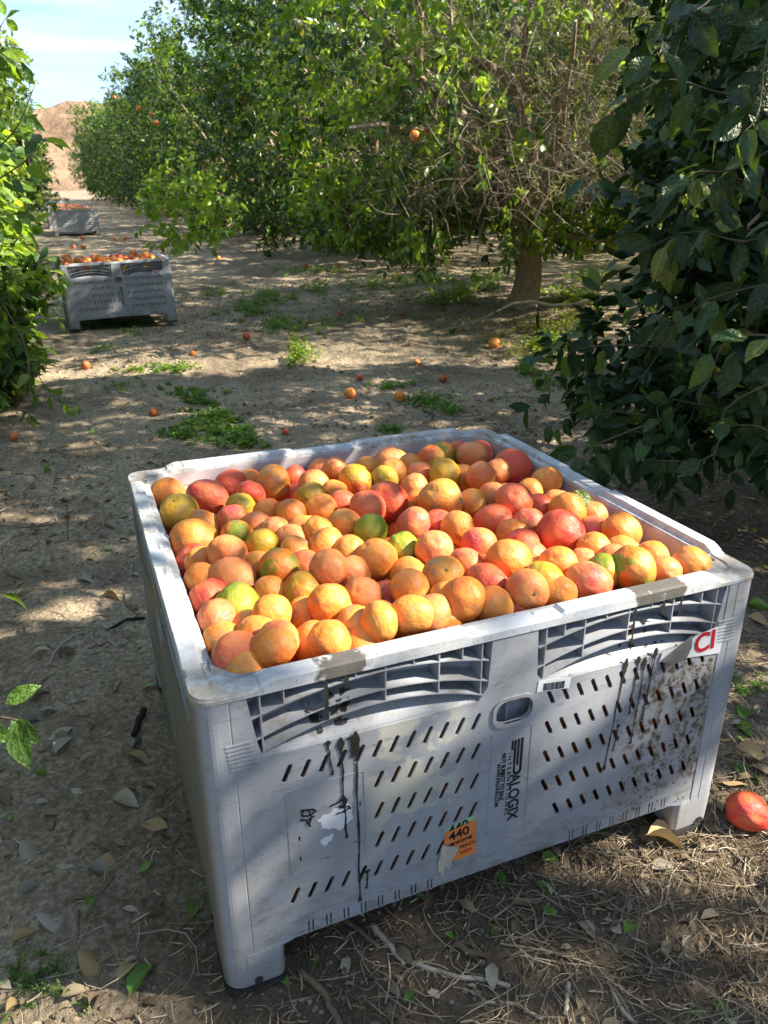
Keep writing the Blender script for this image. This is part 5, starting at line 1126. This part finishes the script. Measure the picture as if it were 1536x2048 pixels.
n_ = 9000; X_ = RNG.uniform(-1.5, 8, n_); Y_ = RNG.uniform(2.2, 13, n_); k_ = vnoise(np.stack([X_, Y_, X_*0], -1)*1.1, 8)+.5*ss(2.5, 5, X_) > -.05; X_, Y_ = X_[k_], Y_[k_]; v, f = curled('far', 1.2); A = flat_frames(len(X_), .4)*RNG.uniform(.02, .065, len(X_))[:, None, None]
tag(link('leaf_litter', bigmesh('leaf_litter', *batch(v, f, A, on_ground(X_, Y_, .006))), None, M['litter']), 'dry leaves and debris under the trees in the middle distance', 'leaf litter', kind='stuff')
n_ = 9000; X_ = RNG.uniform(-1.5, 8, n_); Y_ = RNG.uniform(2.0, 13, n_); v, f = ico(1); A = np.eye(3)[None]*(.004+.016*RNG.random((n_, 1, 1))**3)*np.array([1.2, 1, .6])[None, None]
tag(link('soil_clods', bigmesh('soil_clods', *batch(v, f, A, on_ground(X_, Y_, .001))), None, wood_mat('soil_clod', (.16, .13, .10), (.34, .29, .23))), 'small clods of dry soil in the middle distance', 'soil', kind='stuff')
# a green leaf fallen among the fruit by the right wall
P_ = px(1168, 996, 1.955); A = frames(nrm(CR*.8-CU*.2)[None], (UP*.6-CW*.6)[None], RNG, .1)[0]*.085
o = link('fallen_leaf', LEAFM[1]); o.matrix_world = Matrix([list(A[k])+[P_[k]-A[k, 1]*.5] for k in range(3)]+[[0, 0, 0, 1]]); o.material_slots[0].link = 'OBJECT'; o.material_slots[0].material = M['leaf_vein']; tag(o, 'green leaf resting on the fruit beside the right inner wall of the bin', 'leaf')
# larger single leaves on the ground, each at its own place
DL = [(282, 1960, 92, 62, 'litter_green', 'broad green leaf'), (182, 1814, 36, 75, 'litter_green', 'small folded green leaf'), (293, 1736, 40, 30, 'litter_green', 'narrow bright green leaf'), (81, 1553, 30, 5, 'litter_green', 'small green leaf'), (46, 1879, 56, 30, 'litter_tan', 'tan leaf'), (108, 1841, 80, 12, 'litter_grey', 'curled olive grey leaf'),
      (278, 1520, 52, -20, 'litter_tan', 'folded tan leaf'), (272, 1492, 40, 60, 'litter_grey', 'pale grey leaf'), (307, 1656, 52, -20, 'litter_tan', 'curled tan leaf'), (60, 1788, 55, 35, 'litter_grey', 'whitish rolled leaf'), (127, 1498, 46, 50, 'litter_grey', 'grey leaf'), (192, 1938, 80, -8, 'litter_tan', 'long tan leaf'), (250, 1947, 55, 55, 'litter_tan', 'rolled brown leaf'),
      (28, 2018, 52, 40, 'litter_tan', 'tan leaf'), (217, 1726, 40, 70, 'litter_tan', 'tan leaf'), (196, 1747, 46, -20, 'litter_grey', 'dark grey curled leaf'), (250, 1607, 60, -12, 'litter', 'brown grey leaf'), (57, 1710, 40, -30, 'litter_grey', 'white papery leaf'), (12, 1596, 34, -60, 'litter', 'brown leaf'), (225, 1198, 40, -5, 'litter_tan', 'tan leaf'), (244, 1036, 30, 5, 'litter_green', 'dark green leaf'),
      (221, 1054, 30, -15, 'litter_grey', 'grey leaf'), (171, 1163, 34, -10, 'litter_grey', 'curled grey leaf'), (228, 1285, 30, 0, 'litter_grey', 'small grey leaf'), (137, 1307, 45, 0, 'litter', 'flat brown leaf scrap'), (185, 866, 18, 20, 'litter_green', 'green leaf'), (130, 894, 20, 0, 'litter_green', 'green leaf'), (98, 943, 22, 8, 'litter_green', 'narrow green leaf'),
      (34, 1158, 16, 0, 'litter_green', 'small green leaf'), (218, 1099, 18, 5, 'litter_green', 'pale green leaf'), (98, 1425, 38, 12, 'litter_grey', 'silvery leaf'), (1330, 1690, 88, -5, 'litter_tan', 'big curled tan leaf'), (1300, 1668, 60, 18, 'litter', 'brown leaf'), (1099, 1727, 40, 5, 'litter_green', 'dull green leaf'), (1484, 1464, 50, -32, 'litter_green', 'bright green leaf'), (1496, 1486, 50, 5, 'litter_green', 'green leaf'),
      (1488, 1426, 32, 70, 'litter_green', 'upright green leaf'), (1500, 1513, 70, -25, 'litter_tan', 'big pale tan leaf'), (1467, 1571, 60, -10, 'litter_tan', 'curled tan leaf'), (1518, 1218, 50, -5, 'litter_green', 'green leaf'), (1515, 1244, 48, -20, 'litter_tan', 'tan leaf'), (1525, 1540, 50, 30, 'litter', 'brown leaf'), (817, 2000, 36, 55, 'litter_green', 'yellow green leaf'), (844, 1807, 30, -5, 'litter_green', 'yellowish leaf'),
      (1097, 1829, 34, -50, 'litter_green', 'yellow green leaf'), (898, 1881, 24, -30, 'litter_green', 'small dark green leaf'), (1325, 1741, 42, 15, 'litter_grey', 'pale leaf'), (1232, 1863, 36, 70, 'litter_grey', 'grey bark scrap'), (150, 1990, 60, 20, 'litter', 'crumpled brown leaf'), (200, 2010, 60, 60, 'litter', 'crumpled tan leaf'), (120, 1470, 60, 20, 'litter_grey', 'bleached crumpled leaf'), (65, 1440, 60, 10, 'litter_grey', 'bleached flat leaf')]
dl_meshes = []
for i in range(6):
    v, f = LT['near']; v = np.array(v, float); c_ = (.6, 1.9, -1.1, 2.6, 1.3, -1.9)[i]; v[:, 2] += c_*np.abs(v[:, 0])**1.4*1.1+.09*c_*np.sin(v[:, 1]*3.1+i)+.03*vnoise(v*5, i); v[:, 0] += .09*np.sin(v[:, 1]*3+i); m_ = mesh('fallen_leaf', v, f, True); m_.materials.append(M['litter']); dl_meshes.append(m_)
for i, (x, y, l_, an, mt, lb) in enumerate(DL):
    p_, d_ = ground_at(x, y); e1, _ = ground_at(x+l_/2*math.cos(rad(an)), y-l_/2*math.sin(rad(an))); e0, _ = ground_at(x-l_/2*math.cos(rad(an)), y+l_/2*math.sin(rad(an))); D = e1-e0; ln = min(np.linalg.norm(D), .13)
    A = frames(nrm(D)[None], (UP+RNG.normal(0, .18, 3))[None], RNG, .15)[0]*ln; A[:, 0] *= 1.15; st = p_-A[:, 1]*.5; st[2] = float(ground_z(p_[0], p_[1]))+.012
    o = bpy.data.objects.new('fallen_leaf', dl_meshes[i % 6]); COL.objects.link(o); o.matrix_world = Matrix([list(A[k])+[st[k]] for k in range(3)]+[[0, 0, 0, 1]])
    o.material_slots[0].link = 'OBJECT'; o.material_slots[0].material = M[mt]
    wh = ('at the left edge of the picture' if x < 70 else 'on the path left of the bin') if x < 420 else ('under the front of the bin' if x < 1150 else 'on the soil right of the bin')
    lev = 'top' if y < 1000 else ('upper' if y < 1300 else ('middle' if y < 1600 else ('lower' if y < 1850 else 'bottom')))
    tag(o, f'{lb} lying {wh}, {lev} part', 'leaf', 'fallen leaves lying singly around the bin')
seenl = Counter(o.get('label', '') for o in bpy.data.objects if o.name.startswith('fallen_leaf')); cc = Counter()
for o in [o for o in bpy.data.objects if o.name.startswith('fallen_leaf')]:
    b_ = o['label']
    if seenl[b_] > 1: cc[b_] += 1; o['label'] = b_.replace(', ', ' ').replace(' part', '').replace('in the picture', '')+(', larger of two' if cc[b_] == 1 else ', smaller of two')
# sticks
def stick(pts, r, mat, name, label, sides=8, seed=0, ends=.8):
    g_ = [ground_at(*q)[0] for q in pts]; Q = np.array(g_); s_ = np.linspace(0, len(Q)-1, 10); k = np.minimum(s_.astype(int), len(Q)-2); W_ = Q[k]+(Q[k+1]-Q[k])*(s_-k)[:, None]; rn = np.random.default_rng(seed)
    W_[:, 2] = ground_z(W_[:, 0], W_[:, 1])+r*.8; W_ += rn.normal(0, r*.18, W_.shape); R_ = r*rn.uniform(.85, 1.1, 10)*np.linspace(1, ends, 10)
    V, S, I = tubes(W_[None], R_[None], sides); S = np.append(S, sides); I = np.append(I, np.arange(sides)[::-1]); tag(link(name, bigmesh(name, V, S, I), None, M[mat]), label, 'stick' if 'bark' not in name else 'bark', 'sticks lying around the bin')
for i, q in enumerate((([(288, 1424), (268, 1474)], .0105, 'stick_dark', 'stick', 'short thick black stick left of the bin', 10), ([(290, 1239), (252, 1240), (215, 1262)], .006, 'stick_dark', 'stick', 'bent dark root poking out beside the left bin wall'), ([(228, 1755), (200, 1790), (133, 1802)], .0042, 'stick_brown', 'stick', 'dark bent twig on the lower left path'),
        ([(183, 1684), (214, 1706)], .003, 'stick_brown', 'stick', 'short twig above the tan leaves'), ([(745, 1853), (810, 1932)], .0065, 'stick_pale', 'stick', 'pale weathered stick sloping out from under the front wall'), ([(824, 1928), (905, 1955), (1020, 1975)], .0060, 'stick_pale', 'stick', 'long split pale stick on the mulch'), ([(911, 1891), (972, 1932)], .008, 'stick_brown', 'stick', 'stubby brown stick on the mulch'),
        ([(600, 1945), (650, 1990), (684, 2060)], .0085, 'stick_brown', 'stick', 'dark branch piece right of the front foot'), ([(1225, 1985), (1240, 2020), (1272, 2050)], .005, 'stick_pale', 'stick', 'pale curved stick at the bottom edge'), ([(1138, 1968), (1130, 2032)], .0055, 'stick_pale', 'stick', 'pale upright stick near the bottom edge'), ([(1048, 2028), (1048, 1975)], .004, 'stick_brown', 'stick', 'thin brown stick near the bottom edge'),
        ([(135, 1015), (137, 1080)], .004, 'stick_brown', 'stick', 'straight twig on the upper left path'), ([(98, 1008), (115, 1045)], .0035, 'stick_pale', 'stick', 'short pale twig left of the straight one'), ([(1430, 1650), (1450, 1690), (1500, 1740)], .0022, 'stick_pale', 'stick', 'thin forked stem by the right foot'), ([(690, 1840), (760, 1900)], .006, 'stick_brown', 'stick', 'brown stick just under the front skirt'), ([(1085, 2040), (1030, 2010), (960, 2008)], .004, 'stick_pale', 'stick', 'grey stick lying across at the bottom'),
        ([(85, 1905), (150, 1878), (215, 1850)], .0015, 'stick_pale', 'stick', 'thin straw coloured stalk on the lower left path'), ([(158, 1822), (156, 1878)], .0025, 'stick_brown', 'stick', 'short upright twig on the lower left path'))):
    stick(*q[:5], sides=q[5] if len(q) > 5 else 7, seed=i)
# weeds
def weed_patch(name, label, px_list, hgt, size, n_leaf, mat='weed', dens=1., upright=.0, seed=0, young=.15):
    rn = np.random.default_rng(seed); LA, LP, TQ = [], [], []
    for (x, y, rx_, ry_, n) in px_list:
        c0 = ground_at(x, y)[0]
        UU = rn.normal(0, .5, (int(n*dens), 2)); GG = ground_many(x+UU[:, 0]*rx_, y+UU[:, 1]*ry_)[0]
        for u_, g_ in zip(UU, GG):
            h = hgt*rn.uniform(.5, 1.2)*math.exp(-.5*(u_@u_))
            for k in range(n_leaf):
                a_ = rn.uniform(0, 6.28); el = rn.uniform(.15, 1.2)+upright; D = np.array([math.cos(a_)*math.cos(el), math.sin(a_)*math.cos(el), math.sin(el)]); l_ = size*rn.uniform(.5, 1.1); st = g_+D*h*rn.uniform(.2, 1)
                TQ.append([g_, (g_+st)/2+UP*.004, st]); LA.append(np.stack([*(frames(D[None]*np.array([1, 1, .4]), (UP+rn.normal(0, .4, 3))[None], rn, .3)[0].T*l_)], -1)); LP.append(st)
                if size > .03:      # side lobes
                    for sgn in (-1, 1):
                        Ds = nrm(D*.5+sgn*np.cross(D, UP)*.7); LA.append(frames(Ds[None], (UP+rn.normal(0, .3, 3))[None], rn, .3)[0]*l_*.55); LP.append(st+D*l_*.3)
    LA, LP, TQ = np.array(LA), np.array(LP), np.array(TQ); root = empty(name, tuple(LP.mean(0)*np.array([1, 1, 0]))); tag(root, label, 'weeds', 'patches of green weeds on the orchard floor')
    o = LP.mean(0)*np.array([1, 1, 0]); k = rn.random(len(LP)) < young
    for sel, mt in ((~k, mat), (k, 'leaf_young_lit' if mat == 'weed' else 'weed_dry')):
        if sel.any(): link('foliage', bigmesh('foliage', *batch(*LT['mid'], LA[sel], LP[sel]-o)), root, M[mt])['kind'] = 'stuff'
    link('stems', bigmesh('stems', *tubes(TQ-o, np.full((len(TQ), 3), .0012), 3)), root, M['weed'])['kind'] = 'stuff'
weed_patch('weed_patch', 'long patch of bright green weeds on the path behind the left end of the bin', [(395, 800, 55, 22, 26), (430, 840, 60, 22, 40), (400, 870, 70, 20, 40), (470, 875, 40, 22, 26), (500, 890, 30, 10, 10), (360, 785, 40, 14, 10)], .055, .040, 12, seed=1)
weed_patch('weed_patch', 'dark round leaved weeds beside the yellow orange windfall', [(850, 805, 50, 14, 26), (890, 820, 35, 10, 14), (790, 775, 50, 10, 10)], .06, .045, 10, seed=2, young=.05)
weed_patch('weed_patch', 'bushy weeds in half shade between path and twiggy tree', [(500, 625, 50, 12, 30), (545, 600, 55, 14, 34), (560, 655, 40, 16, 24), (630, 580, 30, 14, 16)], .16, .055, 12, seed=3)
weed_patch('weed_patch', 'sunlit upright yellow green weeds in the middle of the ground', [(605, 722, 26, 12, 14), (600, 700, 20, 10, 8)], .17, .055, 12, 'leaf_young_lit', seed=4, upright=.3)
weed_patch('weed_patch', 'small weeds touching the back rim of the bin', [(785, 862, 34, 6, 14)], .05, .035, 9, seed=5, young=.02)
weed_patch('weed_patch', 'low weeds on the path left of centre, sunlit', [(330, 738, 50, 9, 22), (260, 745, 30, 9, 10), (375, 735, 20, 6, 8), (250, 775, 40, 8, 6)], .05, .045, 8, seed=6, young=.4)
weed_patch('weed_patch', 'weeds growing in front of the second bin', [(250, 650, 55, 6, 26), (210, 655, 30, 5, 10), (270, 670, 30, 8, 6)], .06, .05, 8, seed=7)
weed_patch('weed_patch', 'yellow green weeds spread under the twiggy trunk', [(1080, 660, 60, 20, 50), (1060, 715, 70, 22, 34), (1150, 640, 60, 25, 50), (1000, 680, 40, 16, 10)], .09, .05, 8, 'weed_dry', seed=8)
weed_patch('weed_patch', 'thin weeds right of the bushy ones in dappled sun', [(655, 650, 60, 20, 26), (720, 640, 50, 14, 12), (700, 600, 60, 14, 16)], .10, .045, 8, seed=9, young=.35)
weed_patch('weed_patch', 'green weeds on the ground below the drooping right branch', [(1060, 745, 40, 14, 16), (1100, 770, 40, 14, 14)], .07, .05, 8, seed=10)
weed_patch('weed_patch', 'wispy fine weeds in the bottom left corner', [(50, 1950, 100, 40, 8), (110, 1995, 100, 30, 7)], .045, .010, 12, seed=11, young=.0)
weed_patch('weed_patch', 'few small weeds at the right edge beside the bin', [(1480, 1380, 30, 16, 6), (1515, 1370, 20, 16, 5), (1480, 1540, 30, 16, 4)], .03, .022, 7, seed=12)
weed_patch('weed_patch', 'green weeds along the far sunlit ground by the tree skirts', [(420, 590, 30, 6, 10), (620, 545, 80, 8, 30), (860, 560, 60, 12, 34), (930, 580, 60, 12, 30)], .14, .06, 9, seed=13, young=.4)
weed_patch('weed_patch', 'broad green weeds in the shade under the twiggy tree skirt', [(760, 570, 110, 14, 46), (900, 600, 60, 16, 34), (980, 560, 50, 16, 30)], .16, .06, 10, seed=14, young=.35)
weed_patch('weed_patch', 'yellow green weeds right of the trunk towards the dark tree', [(1130, 600, 60, 20, 60), (1180, 560, 50, 20, 40), (1100, 690, 50, 16, 30)], .16, .06, 10, 'leaf_young_lit', seed=15)
weed_patch('weed_patch', 'small green weeds at the foot of the left hedge', [(130, 610, 20, 10, 8), (220, 700, 40, 8, 8)], .05, .04, 8, seed=16)
print('objects', len(bpy.data.objects), 'tris ~', sum(len(m.loops)-2*len(m.polygons) for m in bpy.data.meshes))
